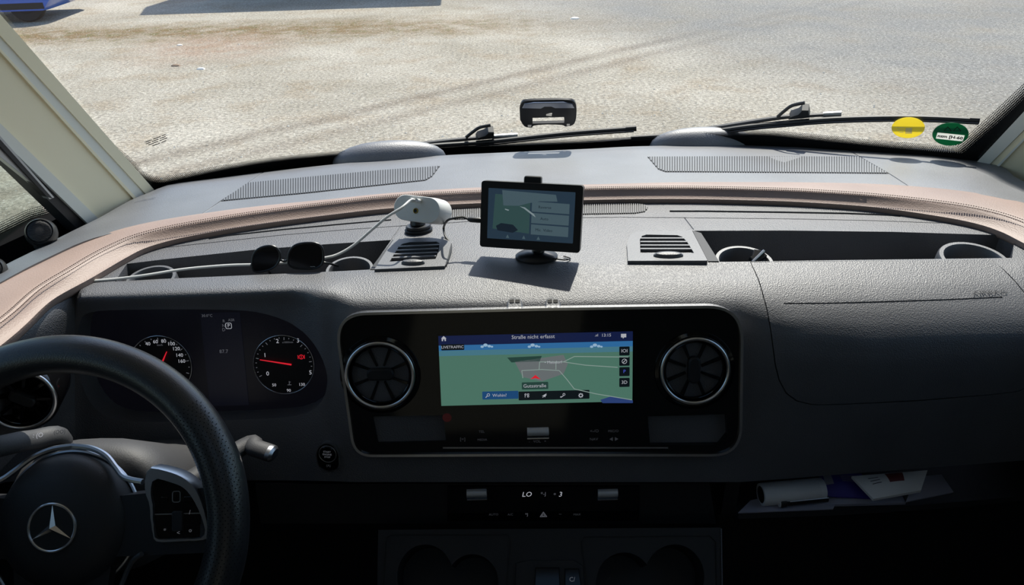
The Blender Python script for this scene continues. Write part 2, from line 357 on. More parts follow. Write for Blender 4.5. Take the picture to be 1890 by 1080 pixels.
# windscreen: glass, frit border, dots, etched mark
w1 = thing('window_1', wsp(.1, -.5), None, None, kind='structure'); w1['label'] = 'large curved windscreen with black dotted border'
XWL, XWR = -.74, .96
def edgeL(z): return lerp(-.679, -.711, (z+.498)/.349)
def edgeR(z): return lerp(.895, .905, (z+.481)/.35)
rows = []
for j in range(25):
    z = lerp(-.535, HZ+.02, j/24); rows.append([wsp(lerp(edgeL(z)-.03, edgeR(z)+.03, i/40), z) for i in range(41)])
MB().grid(rows).build('glass_pane', 'glass', w1, fix=False)
def border(pts, inner, ndots=6, wdot=.022, flip=1):         # pts: printed edge seen on the glass; inner: outer limit behind trim
    pass
# inner limit of the solid frit (image curve) and outer limit hidden by the trim
FB = [(236, 296), (250, 318), (272, 332), (298, 337), (330, 331), (420, 312), (520, 296), (620, 287), (720, 279), (850, 272), (1000, 267), (1150, 261), (1290, 254), (1400, 249), (1500, 258), (1600, 268), (1700, 277), (1766, 282), (1780, 279), (1800, 262), (1850, 219), (1900, 172), (1940, 132)]
FO = [(222, 298), (240, 340), (262, 372), (300, 384), (340, 372), (430, 356), (520, 340), (620, 327), (720, 317), (850, 308), (1000, 304), (1150, 300), (1290, 296), (1400, 296), (1500, 300), (1600, 304), (1700, 312), (1790, 332), (1830, 320), (1850, 290), (1895, 240), (1940, 195), (1980, 150)]
FD = [(190, 250), (240, 290), (268, 318), (297, 325), (330, 320), (420, 303), (520, 288), (620, 279), (720, 272), (850, 265), (1000, 259), (1150, 253), (1290, 246), (1400, 240), (1500, 247), (1600, 257), (1700, 265), (1755, 269), (1768, 262), (1786, 248), (1834, 205), (1884, 158), (1924, 118)]
def sm2(p, n=6): return [(q.x, q.y) for q in smooth_path([(a, b, 0) for a, b in p], n)]
fb, fo, fd = sm2(FB), sm2(FO), sm2(FD)
MB().grid([[ws(x, y, -.003) for x, y in fb], [ws(x, y, -.003) for x, y in fo]]).build('frit_band', 'frit', w1)
A_ = [ws(x, y, -.003) for x, y in fb]; B_ = [ws(x, y, -.003) for x, y in fd]; u = [0]
for i in range(1, len(A_)): u.append(u[-1]+((A_[i]-A_[i-1]).length+(B_[i]-B_[i-1]).length)/2/.0034)
NR = 6
MB().grid([[lerp(a, b, k/NR) for a, b in zip(A_, B_)] for k in range(NR+1)], [[(q, k*1.0) for q in u] for k in range(NR+1)]).build('frit_dots', 'dots', w1, fix=False)
em = MB(); c0 = ws(291, 262, -.003); fe = Frame(c0, (ws(306, 256, -.003)-ws(280, 266, -.003)), (0, -.5, 1))
for i, (yy, segs) in enumerate(((.009, ((-.018, -.006), (-.004, .010), (.012, .019))), (.005, ((-.019, -.010), (-.008, .004), (.006, .017))), (.001, ((-.017, .001), (.004, .018))), (-.004, ((-.012, .002), (.005, .014))))):
    for u0, u1 in segs: MB().box(fe, u0, u1, yy-.0007, yy+.0007, 0, .0003).build('etched_mark', 'frit', w1)

# left pillar, built in the plane through the windscreen's edge and the side window's edge
E1 = ws(0, 30, -.012); E0 = ws(283, 350, -.012); B0 = az(136, 416, -.485)
nL = (E1-E0).cross(B0-E0).normalized()
if nL.dot(CAM-E0) < 0: nL = -nL
def stripe(parent, name, m_, ab, t, O, n, top, lift=0):     # strip between two lines given at two pixel stations
    P = [apl(x, y, O, n)+n*lift for x, y in ab]             # a_low, a_high, b_high, b_low
    ext = lambda lo, hi: hi+(hi-lo)*top
    Q = [P[0]-(P[1]-P[0])*.12, ext(P[0], P[1]), ext(P[3], P[2]), P[3]-(P[2]-P[3])*.12]
    return MB().prism(Q, -n*t).build(name, m_, parent)
t1 = thing('trim_1', E0, None, None, kind='structure'); t1['label'] = 'beige windscreen pillar beside the steering wheel'
stripe(t1, 'edge_strip', 'pillar', [(283, 350), (0, 28), (0, 67), (262, 352)], .03, E0, nL, .55, .002)
stripe(t1, 'seal_strip', 'pillar_grey', [(263, 353), (0, 66), (0, 95), (248, 366)], .03, E0, nL, .55, .0)
stripe(t1, 'edge_bead', 'pillar', [(249, 365), (0, 93), (0, 99), (244, 367)], .03, E0, nL, .55, .004)
stripe(t1, 'pillar_panel', 'pillar', [(246, 368), (0, 97), (0, 231), (173, 402)], .04, E0, nL, .55, .0)
stripe(t1, 'rail_strip', 'pillar_grey', [(173, 399), (0, 232), (0, 260), (155, 410)], .03, E0, nL, .8, .006)
stripe(t1, 'dark_seal', 'dark', [(156, 409), (0, 258), (0, 282), (136, 416)], .03, E0, nL, .8, .0)
bl = thing('blind_rail', E0, 'aluminium blind rail with grip along the side window edge', 'blind rail')
stripe(bl, 'rail', 'alu', [(80, 352), (0, 262), (0, 272), (72, 356)], .012, E0, nL, .8, .012)
stripe(bl, 'grip', 'dark', [(74, 354), (0, 272), (0, 284), (64, 352)], .014, E0, nL, .8, .016)
stripe(bl, 'lower_rail', 'alu', [(66, 350), (0, 284), (0, 296), (56, 341)], .012, E0, nL, .8, .012)
# right pillar
F0 = ws(1812, 296, -.012); F1 = ws(1890, 202, -.012); B1 = az(1960, 345, -.485)
nR = (F1-F0).cross(B1-F0).normalized()
if nR.dot(CAM-F0) < 0: nR = -nR
t2 = thing('trim_2', F0, None, None, kind='structure'); t2['label'] = 'beige windscreen pillar on the passenger side'
def stripeR(name, m_, ab, lift): stripe(t2, name, m_, ab, .03, F0, nR, 3.2, lift)
stripeR('edge_strip', 'pillar_grey', [(1806, 296), (1890, 206), (1890, 240), (1826, 304)], .002)
stripeR('seal_strip', 'pillar', [(1827, 303), (1890, 241), (1890, 256), (1840, 307)], .0)
stripeR('edge_bead', 'pillar_grey', [(1839, 307), (1890, 255), (1890, 260), (1844, 308)], .004)
pa, pb_ = apl(1843, 308, F0, nR), apl(1890, 259, F0, nR); pc = apl(1960, 345, F0, nR); dv = pb_-pa
MB().prism([pa-dv*.3, pa+dv*4.2, pc+dv*4.2, pc-dv*.3], -nR*.03).build('pillar_panel', 'pillar', t2)
# side window beside the driver
w2 = thing('window_2', (XL+.01, .6, zr(-.5)), None, None, kind='structure'); w2['label'] = 'side window beside the driver'
fx = Frame((XL+.02, 0, 0), (0, 1, 0), (0, 0, 1))
MB().box(fx, .05, 1.2, zr(-.60), zr(ZC), -.002, .002).build('glass_pane', 'sideglass', w2)
sb = [az(x, y, -.487) for x, y in ((-1300, 1420), (-470, 790), (-200, 596), (-60, 492), (0, 462), (60, 434), (110, 408), (150, 396))]
sbz = [(p+Vector((-.045, 0, -.002))) for p in sb]
MB().loft([[a+Vector((0, 0, -.04)), a+Vector((0, 0, .006)), b+Vector((0, 0, .008)), b+Vector((0, 0, -.06))] for a, b in zip(sb, sbz)]).build('sill_seal', 'seal', w2)
rows = [[b+Vector((-.001, 0, .006)) for b in sbz], [b+Vector((-.006, 0, .024)) for b in sbz]]; uu = [0]
for i in range(1, len(sbz)): uu.append(uu[-1]+(sbz[i]-sbz[i-1]).length/.0026)
MB().grid(rows, [[(q, 0) for q in uu], [(q, 6) for q in uu]]).build('sill_dots', 'dots', w2, fix=False)
w3 = MB().box(Frame((XR-.02, 0, 0), (0, 1, 0), (0, 0, 1)), .05, 1.2, zr(-.52), zr(ZC), -.002, .002).build('window_3', 'sideglass', kind='structure')

# ------------------------------------------------------------------ dashboard body
ROWS = {   # pixel column: front skin rows (pixel row, depth)
 -160: [(775, .60), (782, .597), (790, .595), (798, .593), (806, .591), (814, .589), (824, .587), (836, .585), (850, .583), (866, .581), (890, .579), (920, .576), (950, .573)],
 10: [(632, .745), (640, .742), (648, .739), (656, .737), (664, .735), (674, .733), (688, .731), (706, .729), (728, .727), (755, .725), (795, .722), (845, .718), (890, .714)],
 40: [(607, .778), (615, .773), (623, .769), (631, .766), (639, .764), (650, .762), (666, .760), (688, .757), (714, .754), (746, .750), (792, .745), (842, .738), (888, .732)],
 100: [(555, .843), (565, .836), (576, .830), (587, .825), (598, .821), (611, .817), (629, .812), (655, .806), (690, .799), (735, .791), (790, .781), (840, .772), (886, .764)],
 138: [(523, .893), (534, .883), (545, .874), (556, .867), (566, .862), (576, .859), (592, .855), (632, .845), (686, .828), (742, .811), (792, .796), (842, .783), (886, .773)],
 150: [(522, .896), (531, .880), (539, .868), (546, .860), (552, .857), (559, .857), (577, .859), (622, .848), (681, .831), (741, .813), (791, .798), (841, .785), (886, .775)],
 300: [(514, .903), (524, .885), (533, .871), (541, .862), (548, .858), (556, .858), (575, .860), (620, .850), (680, .833), (740, .815), (790, .800), (840, .787), (886, .777)],
 540: [(504, .910), (514, .892), (523, .877), (531, .867), (538, .862), (547, .861), (568, .862), (616, .851), (678, .832), (740, .813), (791, .797), (841, .783), (887, .771)],
 600: [(501, .912), (512, .893), (524, .874), (536, .858), (550, .848), (566, .843), (590, .837), (635, .826), (690, .810), (745, .796), (795, .782), (845, .768), (888, .757)],
 660: [(497, .914), (510, .894), (527, .872), (545, .852), (562, .838), (580, .831), (610, .822), (651, .811), (701, .799), (751, .787), (801, .774), (850, .762), (890, .753)],
 1000: [(488, .918), (505, .895), (525, .872), (545, .852), (562, .838), (580, .830), (610, .821), (650, .811), (700, .799), (750, .787), (800, .775), (850, .763), (890, .753)],
 1365: [(482, .914), (500, .892), (521, .868), (542, .849), (560, .836), (579, .827), (609, .818), (649, .809), (699, .798), (749, .787), (800, .775), (850, .763), (890, .753)],
 1450: [(481, .911), (500, .888), (523, .864), (546, .844), (568, .828), (593, .813), (623, .801), (660, .791), (703, .784), (750, .777), (800, .770), (848, .762), (884, .757)],
 1600: [(479, .905), (500, .882), (525, .857), (550, .836), (576, .818), (602, .803), (632, .790), (667, .781), (706, .775), (750, .769), (800, .764), (840, .760), (872, .757)],
 1890: [(476, .895), (497, .872), (521, .848), (546, .828), (570, .811), (594, .797), (622, .785), (654, .777), (690, .771), (732, .766), (780, .761), (818, .758), (850, .755)],
 2080: [(560, .80), (575, .79), (590, .782), (606, .775), (622, .769), (640, .763), (662, .757), (690, .752), (720, .748), (756, .744), (790, .740), (820, .737), (850, .735)]}
CK = sorted(ROWS)
def column(px):
    px = max(CK[0], min(CK[-1], px))
    for a, b in zip(CK, CK[1:]):
        if a <= px <= b:
            t = (px-a)/(b-a); t = t*t*(3-2*t) if 540 <= a < 660 else t
            return [(lerp(p[0], q[0], t), lerp(p[1], q[1], t)) for p, q in zip(ROWS[a], ROWS[b])]
def skin(px, py, lift=0):
    c = column(px); Y = float(np.interp(py, [q[0] for q in c], [q[1] for q in c])); return ay(px, py, Y-lift)
RL = [(-881, 1459), (-370, 985), (-160, 772), (8, 639), (46, 606), (96, 560), (167, 520), (228, 484), (267, 464), (320, 448), (389, 434), (480, 419), (600, 403), (725, 389), (880, 380), (1080, 374), (1250, 372), (1400, 375), (1497, 379), (1616, 388), (1735, 405), (1800, 418), (1846, 433), (1890, 455), (2080, 556), (2389, 713), (3430, 1354)]
def pyL(px): return interp(RL, px)
cols = sorted(set(list(range(-160, 2081, 20))+CK+[144, 570, 580, 590, 610, 630, 645]))
rings = []
for px in cols:
    c = column(px); fr_ = [ay(px, y, Y) for y, Y in c]
    rear = az(px, min(pyL(px)-5, c[0][0]-2), zD); fr_[0].z = max(fr_[0].z, zr(zD)-.004) if px < 140 or px > 1900 else zr(zD)
    # finer skin
    sk = smooth_path(fr_, 3)
    bi = fr_[-1]+Vector((0, .07, -.005))
    rings.append(sk+[bi, Vector((rear.x, max(rear.y, bi.y+.01), zr(-.60))), rear])
dash_me = MB().loft(rings).mesh('dashboard_body')
nF = Vector((0, -math.cos(math.radians(18)), math.sin(math.radians(18)))); UPV = Vector((0, 0, 1))
def cut(mb): 
    global dash_me
    dash_me = boolean(dash_me, mb.mesh('c'))
# storage troughs either side, instrument recess, seams and slots
TL_ = [(234, 487), (300, 479), (480, 460), (600, 451), (722, 443), (684, 497.5), (640, 500), (540, 504.6), (460, 508), (300, 515), (212, 520)]
TR_ = [(1281, 426), (1450, 425.5), (1650, 428), (1846, 434), (1872, 446), (1868, 476.2), (1600, 479.6), (1450, 481.6), (1326, 483)]
def deckpts(pp, z=zD): return [az(x, y, z) for x, y in pp]
trl = deckpts(TL_); trr = deckpts(TR_)
for pp in (trl, trr):
    cut(MB().loft([[p+Vector((0, 0, -.075)) for p in pp], [p+Vector((0, 0, .03)) for p in pp]]))
REC = sm2([(143, 640), (147, 596), (166, 577), (240, 572), (420, 572), (490, 580), (545, 602), (580, 636), (601, 680), (603, 715), (588, 748), (545, 768), (420, 776), (280, 779), (205, 772), (166, 742), (146, 690), (143, 640)], 3)[:-1]
O_rec = skin(380, 680)
cut(cutter([skin(x, y) for x, y in REC], nF, O_rec, .036, .12))
def groove(pp, r=.0011):
    cut(MB().tube(pp, r, 6))
def deckline(pp, r=.0012): groove([az(x, y, zD) for x, y in pp], r)
deckline([(287, 459), (389, 448), (520, 434), (640, 424), (741, 417), (836, 411), (880, 408)])
deckline([(741, 417), (730, 432), (722, 443)])
deckline([(1068, 402), (1140, 401), (1263, 402), (1450, 404), (1600, 407), (1800, 414)])
deckline([(1263, 402), (1280, 424)])
def slot(pp, wpx): # a narrow open slot in the deck
    q = [az(x, y-wpx/2, zD) for x, y in pp]+[az(x, y+wpx/2, zD) for x, y in reversed(pp)]
    cut(MB().loft([[p+Vector((0, 0, -.02)) for p in q], [p+Vector((0, 0, .02)) for p in q]]))
slot([(385, 441), (420, 435), (520, 424), (640, 413), (722, 406)], 2.6)
slot([(1236, 390), (1300, 390), (1450, 392), (1560, 394), (1640, 397), (1662, 399)], 3.2)
groove([skin(x, y) for x, y in ((1446, 560.5), (1520, 560.5), (1620, 558), (1740, 554), (1850, 549))], .0012)
GB = [(1384, 483.5), (1397, 512), (1408, 548), (1418, 590), (1424, 630), (1429, 670), (1437, 702), (1450, 726), (1470, 741), (1500, 748), (1560, 747), (1700, 740), (1830, 729), (1880, 723), (1925, 700), (1950, 660), (1948, 600), (1926, 562), (1890, 539), (1856, 501), (1834, 478.5)]
gbp = [skin(x, y) for x, y in GB]; O_gb = skin(1640, 620)
shell = lambda a, b: MB().loft([[skin(px, y, a) for y in np.linspace(column(px)[0][0]+.6, 780, 30)]+[skin(px, y, -b) for y in np.linspace(780, column(px)[0][0]+.6, 30)] for px in range(1340, 2000, 20)])
nG = Vector((0, -.8, .6)).normalized()
pocket = boolean(shell(.006, .010).mesh('s'), cutter(gbp, nG, O_gb, .3, .3).mesh('c'), 'INTERSECT')
gc = sum(gbp, Vector())/len(gbp)
gbi = [p+(gc-p).normalized()*.0014 for p in gbp]
door_me = boolean(shell(.0004, .009).mesh('s'), cutter(gbi, nG, O_gb, .3, .3).mesh('c'), 'INTERSECT')
dash_me = boolean(dash_me, pocket)
door_me = boolean(door_me, MB().tube([skin(x, y) for x, y in ((1446, 560.5), (1520, 560.5), (1620, 558), (1740, 554), (1850, 549))], .0013, 6).mesh('c'))
groove([skin(1846, 478.5+.3)]+[skin(x, y) for x, y in ((1856, 490), (1890, 530))], .0010) if False else None
dash = thing('dashboard', (.05, .85, zr(-.7)), 'wide charcoal dashboard with grained plastic and open storage troughs', 'dashboard')
place(dash_me, 'dashboard_body', 'dash', dash, 40)
place(door_me, 'glovebox_door', 'dash', dash, 40, label='grained glovebox and airbag cover')
fS = Frame(skin(1826, 541)+Vector((0, -.001, .0012)), (1, 0, .02), skin(1826, 520)-skin(1826, 545))
text(fS, 'AIRBAG', 0, 0, .0085, 'dark', dash, 'embossed_lettering', .0006, stretch=1.5)

# cup holder rings standing in the troughs
def cup(cx, cy, rx, top, z, h=.05):
    c = az(cx, cy, z); R = abs(az(cx+rx, cy, z).x-c.x); f = Frame(c, (1, 0, 0), (0, 1, .12))
    o = MB().lathe(f, [(R*.98, -.055), (R, -.012), (R*.985, -.003), (R*.95, 0), (R*.84, 0), (R*.80, -.003), (R*.77, -.03), (R*.75, -.055)], 40, cap=False).build('cup_holder', 'deck', dash)
    MB().lathe(f, [(R*.80, -.054), (R*.80, -.050)], 32).build('cup_base', 'black', o)
cup(278, 514, 45, 488, -.474); cup(645, 497, 45, 472, -.476); cup(1374, 482, 56, 450, -.472); cup(1799, 478, 64, 443, -.470)

# rectangular deck vents: frame, opening, slats, thumb tab
def deck_vent(frame_px, open_px, slats, tab, wing=None):
    z = zD+.004; P = [az(x, y, z) for x, y in frame_px]; Q = [az(x, y, z) for x, y in open_px]
    g = MB().loft([[p+Vector((0, 0, -.012)) for p in P], P]); me = boolean(g.mesh('g'), MB().loft([[p+Vector((0, 0, -.008)) for p in Q], [p+Vector((0, 0, .02)) for p in Q]]).mesh('c'))
    fo_ = place(me, 'vent_frame', 'deck', dash, 30)
    Qi = [p+Vector((0, 0, -.0065)) for p in Q]; MB().prism(Qi, (0, 0, -.001)).build('vent_well', 'black', fo_)
    for (x0, y0, x1, y1) in slats:
        a = az(x0, y0, z-.001); b = az(x1, y1, z-.001); f = Frame((a+b)/2, b-a, (0, 1, 0)); L = (b-a).length/2
        MB().plate(f, rrect(0, 0, 2*L, .0044, .001, 2), -.002, 0.0012, .0005).build('slat', 'deck', fo_)
    x0, x1, y = tab; a = az(x0, y, z); b = az(x1, y, z); f = Frame((a+b)/2, b-a, (0, 1, 0)); L = (b-a).length/2
    MB().lathe(f, [(L, -.004), (L, .002), (L*.85, .0045), (L*.4, .006)], 28, sy=.32).build('thumb_tab', 'deck', fo_)
    if wing: MB().prism([az(x, y, zD+.001) for x, y in wing], (0, 0, -.02)).build('vent_side', 'dark', fo_)
deck_vent([(727, 442), (770, 439), (818, 438), (828, 441), (833, 447), (828, 470), (821, 491), (691, 497), (707, 472)], [(736, 455), (743, 450), (756, 447), (806, 446), (811, 449), (810, 462), (804, 478), (719, 483)],
          [(734, 456, 811, 452.5), (730, 463, 809, 459.5), (726, 470, 807, 466.5), (722.5, 476.5, 805, 473)], (741, 784, 486.5), [(724, 443), (727, 442), (706, 474), (692, 497), (683, 497)])
deck_vent([(1159, 481.5), (1157, 450), (1163, 434), (1176, 427), (1277, 425), (1306, 481)], [(1182, 467), (1181, 442), (1185, 435.5), (1193, 433), (1250, 434), (1259, 437), (1268, 446), (1281, 467)],
          [(1181.5, 440.5, 1264, 440.5), (1181.5, 447, 1269, 447), (1181.5, 453.5, 1273, 453.5), (1181.5, 460, 1277, 460)], (1206, 1261, 472.5), [(1278, 425.5), (1294, 430), (1327, 482), (1307, 482)])
# ribbed speaker grille between the deck vents
gp = [(826, 388), (840, 386), (1060, 375.5), (1170, 375), (1188, 377.5), (1196, 383), (1190, 391), (1172, 394), (1060, 396), (840, 405), (826, 402)]
MB().prism([az(x, y, zD+.0006) for x, y in gp], (0, 0, -.004)).build('grille_bed', 'black', dash)
gr = MB()
for k in range(92):
    px = 829+k*4.0; top = interp([(826, 388), (1060, 375.5), (1170, 375), (1188, 377.5), (1196, 383)], px); bot = interp([(826, 402), (840, 405), (1060, 396), (1172, 394), (1190, 391), (1196, 384)], px)
    a = az(px, bot-.5, zD+.001); b = az(px, top+.5, zD+.001); gr.box(Frame(a, b-a, (1, 0, 0)), 0, (b-a).length, -.0009, .0009, -.001, .001)
gr.build('grille_ribs', 'dash', dash, kind='stuff')
# two small socket bumps above the screen
for px in (950, 1020):
    c = skin(px, 559); f = Frame(c, (1, 0, 0), (0, .55, .8)); f = Frame(c, (1, 0, 0), (0, .88, .47))
    o = MB().plate(f, [(.0105*math.cos(a), -.006+.014*math.sin(a)) for a in np.linspace(0, math.pi, 14)]+[(-.0105, -.010), (.0105, -.010)], -.006, .004, .002).build('socket_bump', 'shelf', dash)
    for s in (-1, 1): MB().plate(f, rrect(s*.0038, .0, .006, .0048, .0012, 2), .003, .0047).build('socket_hole', 'black', o)

# ------------------------------------------------------------------ padded leather roll along the dash
RU = [(-1223, 1443), (-380, 790), (-160, 610), (0, 517), (78, 477), (155, 443), (244, 420), (305, 406), (370, 395), (480, 381), (600, 370), (725, 358), (880, 347), (1080, 342), (1250, 337.5), (1400, 337), (1534, 337.5), (1671, 342), (1785, 352), (1890, 373), (2080, 440), (2270, 540), (2576, 687), (3780, 1320)]
RS = [(-1016, 1429), (-365, 877), (-160, 700), (40, 569), (150, 481), (244, 440), (305, 424), (370, 413), (480, 397), (600, 386), (725, 373), (880, 364), (1080, 358), (1250, 356), (1380, 356), (1534, 360), (1650, 365), (1785, 381), (1850, 398), (1890, 412), (2080, 494), (2461, 683), (3576, 1316)]
zU, zL_ = -.449, -.463
def curve3(tab, z, n=10): return smooth_path([az(x, y, z) for x, y in tab], n)
def resample(P, N):
    L = [0]
    for a, b in zip(P, P[1:]): L.append(L[-1]+(b-a).length)
    out = []
    for k in range(N):
        s_ = L[-1]*k/(N-1); i = max(j for j in range(len(L)) if L[j] <= s_+1e-9); i = min(i, len(P)-2)
        out.append(P[i].lerp(P[i+1], (s_-L[i])/max(L[i+1]-L[i], 1e-9)))
    return out
NRL = 260
cL = resample(curve3(RL, zL_), NRL)
def nearest_on(P, q, t):                                    # crossing of a curve with the plane through q across t
    best = None
    for a, b in zip(P, P[1:]):
        da, db = (a-q).dot(t), (b-q).dot(t)
        if da*db <= 0 and abs(da-db) > 1e-9:
            c = a.lerp(b, da/(da-db)); d = (c-q).length
            if best is None or d < best[0]: best = (d, c)
    return best[1] if best else min(P, key=lambda p: (p-q).length)
pU = curve3(RU, zU, 14); pS = curve3(RS, -.444, 14)
rings = []; cS = []; cN = []; WU = []; WS = []; NN = []
for i, q in enumerate(cL):
    t = (cL[min(i+1, NRL-1)]-cL[max(i-1, 0)]).normalized(); n_ = Vector((t.y, -t.x, 0)).normalized()   # towards the cab
    if n_.dot(CAM-q) < 0 and abs(n_.y) > .5: n_ = -n_
    wU = max(.035, min(.13, (nearest_on(pU, q, t)-q).dot(-n_))); wS = max(.012, min(wU*.75, (nearest_on(pS, q, t)-q).dot(-n_)))
    WU.append(wU); WS.append(wS); NN.append(n_)
def gsm(a, k=9): return [sum(a[max(0, min(len(a)-1, i+j))]*math.exp(-(j/k*1.6)**2) for j in range(-k, k+1))/sum(math.exp(-(j/k*1.6)**2) for j in range(-k, k+1)) for i in range(len(a))]
WU = gsm(WU); WS = gsm(WS); nx = gsm([n.x for n in NN], 5); ny = gsm([n.y for n in NN], 5)
for i, q in enumerate(cL):
    n_ = Vector((nx[i], ny[i], 0)).normalized(); wU, wS = WU[i], WS[i]
    U_ = Vector((q.x, q.y, zr(zU)))-n_*wU; S_ = Vector((q.x, q.y, zr(-.444)))-n_*wS
    mid = U_.lerp(S_, .5)+Vector((0, 0, .0045))
    cS.append(S_); cN.append(n_)
    rings.append([U_+Vector((0, 0, -.03)), U_+Vector((0, 0, -.001)), U_.lerp(S_, .12)+Vector((0, 0, .002)), mid, U_.lerp(S_, .85)+Vector((0, 0, .002)), S_+Vector((0, 0, -.0004)), S_+n_*.0012+Vector((0, 0, -.0016)), S_+n_*.0026+Vector((0, 0, -.0004)),
                  S_.lerp(q, .35)+Vector((0, 0, .0035)), S_.lerp(q, .65)+Vector((0, 0, .0025))+n_*.001, q+n_*.0035+Vector((0, 0, .006)), q+n_*.0035+Vector((0, 0, -.001)), q+Vector((0, 0, -.006)), q-n_*.012+Vector((0, 0, -.008))])
roll = thing('dash_roll', (.1, 1.13, zr(zL_)), 'padded beige brown leather roll with double stitching running along the dashboard', 'leather trim')
MB().loft(rings).build('leather_pad', 'leather', roll, 60)
st = MB(); 
for off, lift in ((-.0030, .0021), (.0062, .0022)):
    P = resample([s_+n_*off+Vector((0, 0, lift)) for s_, n_ in zip(cS, cN)], 1700)
    for i in range(0, len(P)-1, 2):
        a, b = P[i], P[i].lerp(P[i+1], 1.25); st.box(Frame(a, b-a, (0, 0, 1)), 0, (b-a).length, -.0005, .0005, -.0004, .0004)
st.build('stitching', 'thread', roll, kind='stuff')

# ------------------------------------------------------------------ shelf between the roll and the windscreen
SF = [(-1448, 1485), (-482, 793), (-160, 585), (0, 494), (60, 464), (130, 428), (185, 401), (240, 370), (284, 352), (315, 340), (409, 328), (486, 318), (619, 303), (715, 295), (815, 287), (940, 281), (1078, 275), (1197, 269.5), (1420, 268), (1488, 267.5), (1553, 270), (1660, 273), (1744, 276), (1779, 284), (1850, 307), (1890, 335), (2080, 396), (2254, 462), (2747, 699), (4010, 1334)]
SFz = [(-160, -.47), (130, -.478), (284, -.488), (500, -.495), (1600, -.495), (1779, -.487), (1850, -.475), (2080, -.46)]
far = smooth_path([az(x, y, interp(SFz, x)) for x, y in SF], 8); near = [q+Vector((0, 0, .0015)) for q in resample(curve3(RU, zU), 200)]; far = resample(far, 200)
# match by angle around a point in the cab
cen = Vector((.09, .55, 0))
ang = lambda p: math.atan2(p.x-cen.x, p.y-cen.y)
def by_ang(P, a):
    A = [ang(p) for p in P]; X_ = np.interp(a, A, [p.x for p in P]); Y_ = np.interp(a, A, [p.y for p in P]); Z_ = np.interp(a, A, [p.z for p in P]); return Vector((X_, Y_, Z_))
a0, a1 = max(ang(near[0]), ang(far[0])), min(ang(near[-1]), ang(far[-1]))
AN = np.linspace(a0, a1, 200); SG = [[by_ang(near, a).lerp(by_ang(far, a), k/8) for a in AN] for k in range(9)]
rings = []
for i in range(200):
    n0 = SG[0][i]; f0 = SG[8][i]; out = (f0-n0).normalized()
    rings.append([n0-out*.02+Vector((0, 0, -.03)), n0-out*.02+Vector((0, 0, -.001))]+[SG[k][i] for k in range(9)]+[f0+out*.004+Vector((0, 0, -.003)), f0+out*.004+Vector((0, 0, -.03))])
shelf_me = MB().loft(rings).mesh('shelf')
def on_shelf(px, py, lift=0):
    d = ray(px, py)
    def g(t):
        p = CAM+d*t; a = ang(p); n0 = by_ang(near, a); f0 = by_ang(far, a); L = ((f0-n0).x**2+(f0-n0).y**2)**.5
        s_ = (((p-n0).x*(f0-n0).x+(p-n0).y*(f0-n0).y)/L/L); return lerp(n0.z, f0.z, s_)+lift-p.z
    return CAM+d*bis(g, .5, 2.6)
for pp in ([(366, 399), (395, 380), (440, 350), (486, 318)], [(1552, 269), (1600, 297), (1640, 320), (1682, 347)]):
    shelf_me = boolean(shelf_me, MB().tube([on_shelf(x, y) for x, y in pp], .0016, 6).mesh('c'))
shelf = thing('dash_shelf', (.1, 1.35, zr(-.5)), 'sloping grey plastic shelf between leather roll and windscreen', 'shelf')
place(shelf_me, 'shelf_panel', 'shelf', shelf, 40)
def shelf_grille(quad, step):
    bed = [on_shelf(x, y, .0008) for x, y in quad]; nn = Vector((0, 0, 1))
    o = MB().prism(bed, (0, 0, -.003)).build('grille_bed', 'dark', shelf)
    xs_ = [q[0] for q in quad]; g_ = MB()
    def span(x):
        ys = []
        for (xa, ya), (xb, yb) in zip(quad, quad[1:]+quad[:1]):
            if min(xa, xb) <= x <= max(xa, xb) and xa != xb: ys.append(ya+(yb-ya)*(x-xa)/(xb-xa))
        return (min(ys), max(ys)) if len(ys) > 1 else None
    x = min(xs_)+2
    while x < max(xs_)-1:
        q = span(x)
        if q and q[1]-q[0] > 1.5:
            a = on_shelf(x, q[1]-.4, .0010); b = on_shelf(x, q[0]+.4, .0010); f = Frame(a, b-a, (1, 0, 0)); g_.box(f, 0, (b-a).length, -.0011, .0011, -.001, .001)
        x += step
    g_.build('grille_ribs', 'shelf', o, kind='stuff')
shelf_grille([(408, 371), (457, 337), (560, 327), (700, 314), (812, 306), (797, 326), (785, 333), (700, 342), (560, 357)], 4.6)
shelf_grille([(1195, 289), (1215, 312), (1228, 317), (1640, 320), (1585, 289), (1400, 288)], 4.6)
# two rounded humps at the shelf's far edge
for cx, cy, wpx, hpx in ((718, 297, 104, 27), (1301, 271, 102, 29)):
    c = az(cx, cy, -.502); c.y += .012; Rx = abs(az(cx+wpx, cy, -.502).x-c.x); f = Frame(c, (1, -.05 if cx > 1000 else .12, 0), (0, 1, 0))
    MB().lathe(f, [(Rx, -.02), (Rx, 0), (Rx*.96, .010), (Rx*.86, .020), (Rx*.7, .028), (Rx*.5, .034), (Rx*.25, .0375), (Rx*.06, .038)], 48, sy=.30).build('cowl_hump', 'shelf', shelf, 60)
# outer cowl below the glass
cw = thing('cowl_cover', wsp(.1, -.56, .1), 'black plastic scuttle cover outside below the windscreen', 'cowl')
xs = [lerp(-.68, .90, i/40) for i in range(41)]
MB().loft([[wsp(x, -.545, .004), wsp(x, -.525, .010), wsp(x, -.54, .10), wsp(x, -.60, .16), wsp(x, -.62, .02)] for x in xs]).build('scuttle_panel', 'dark', cw)

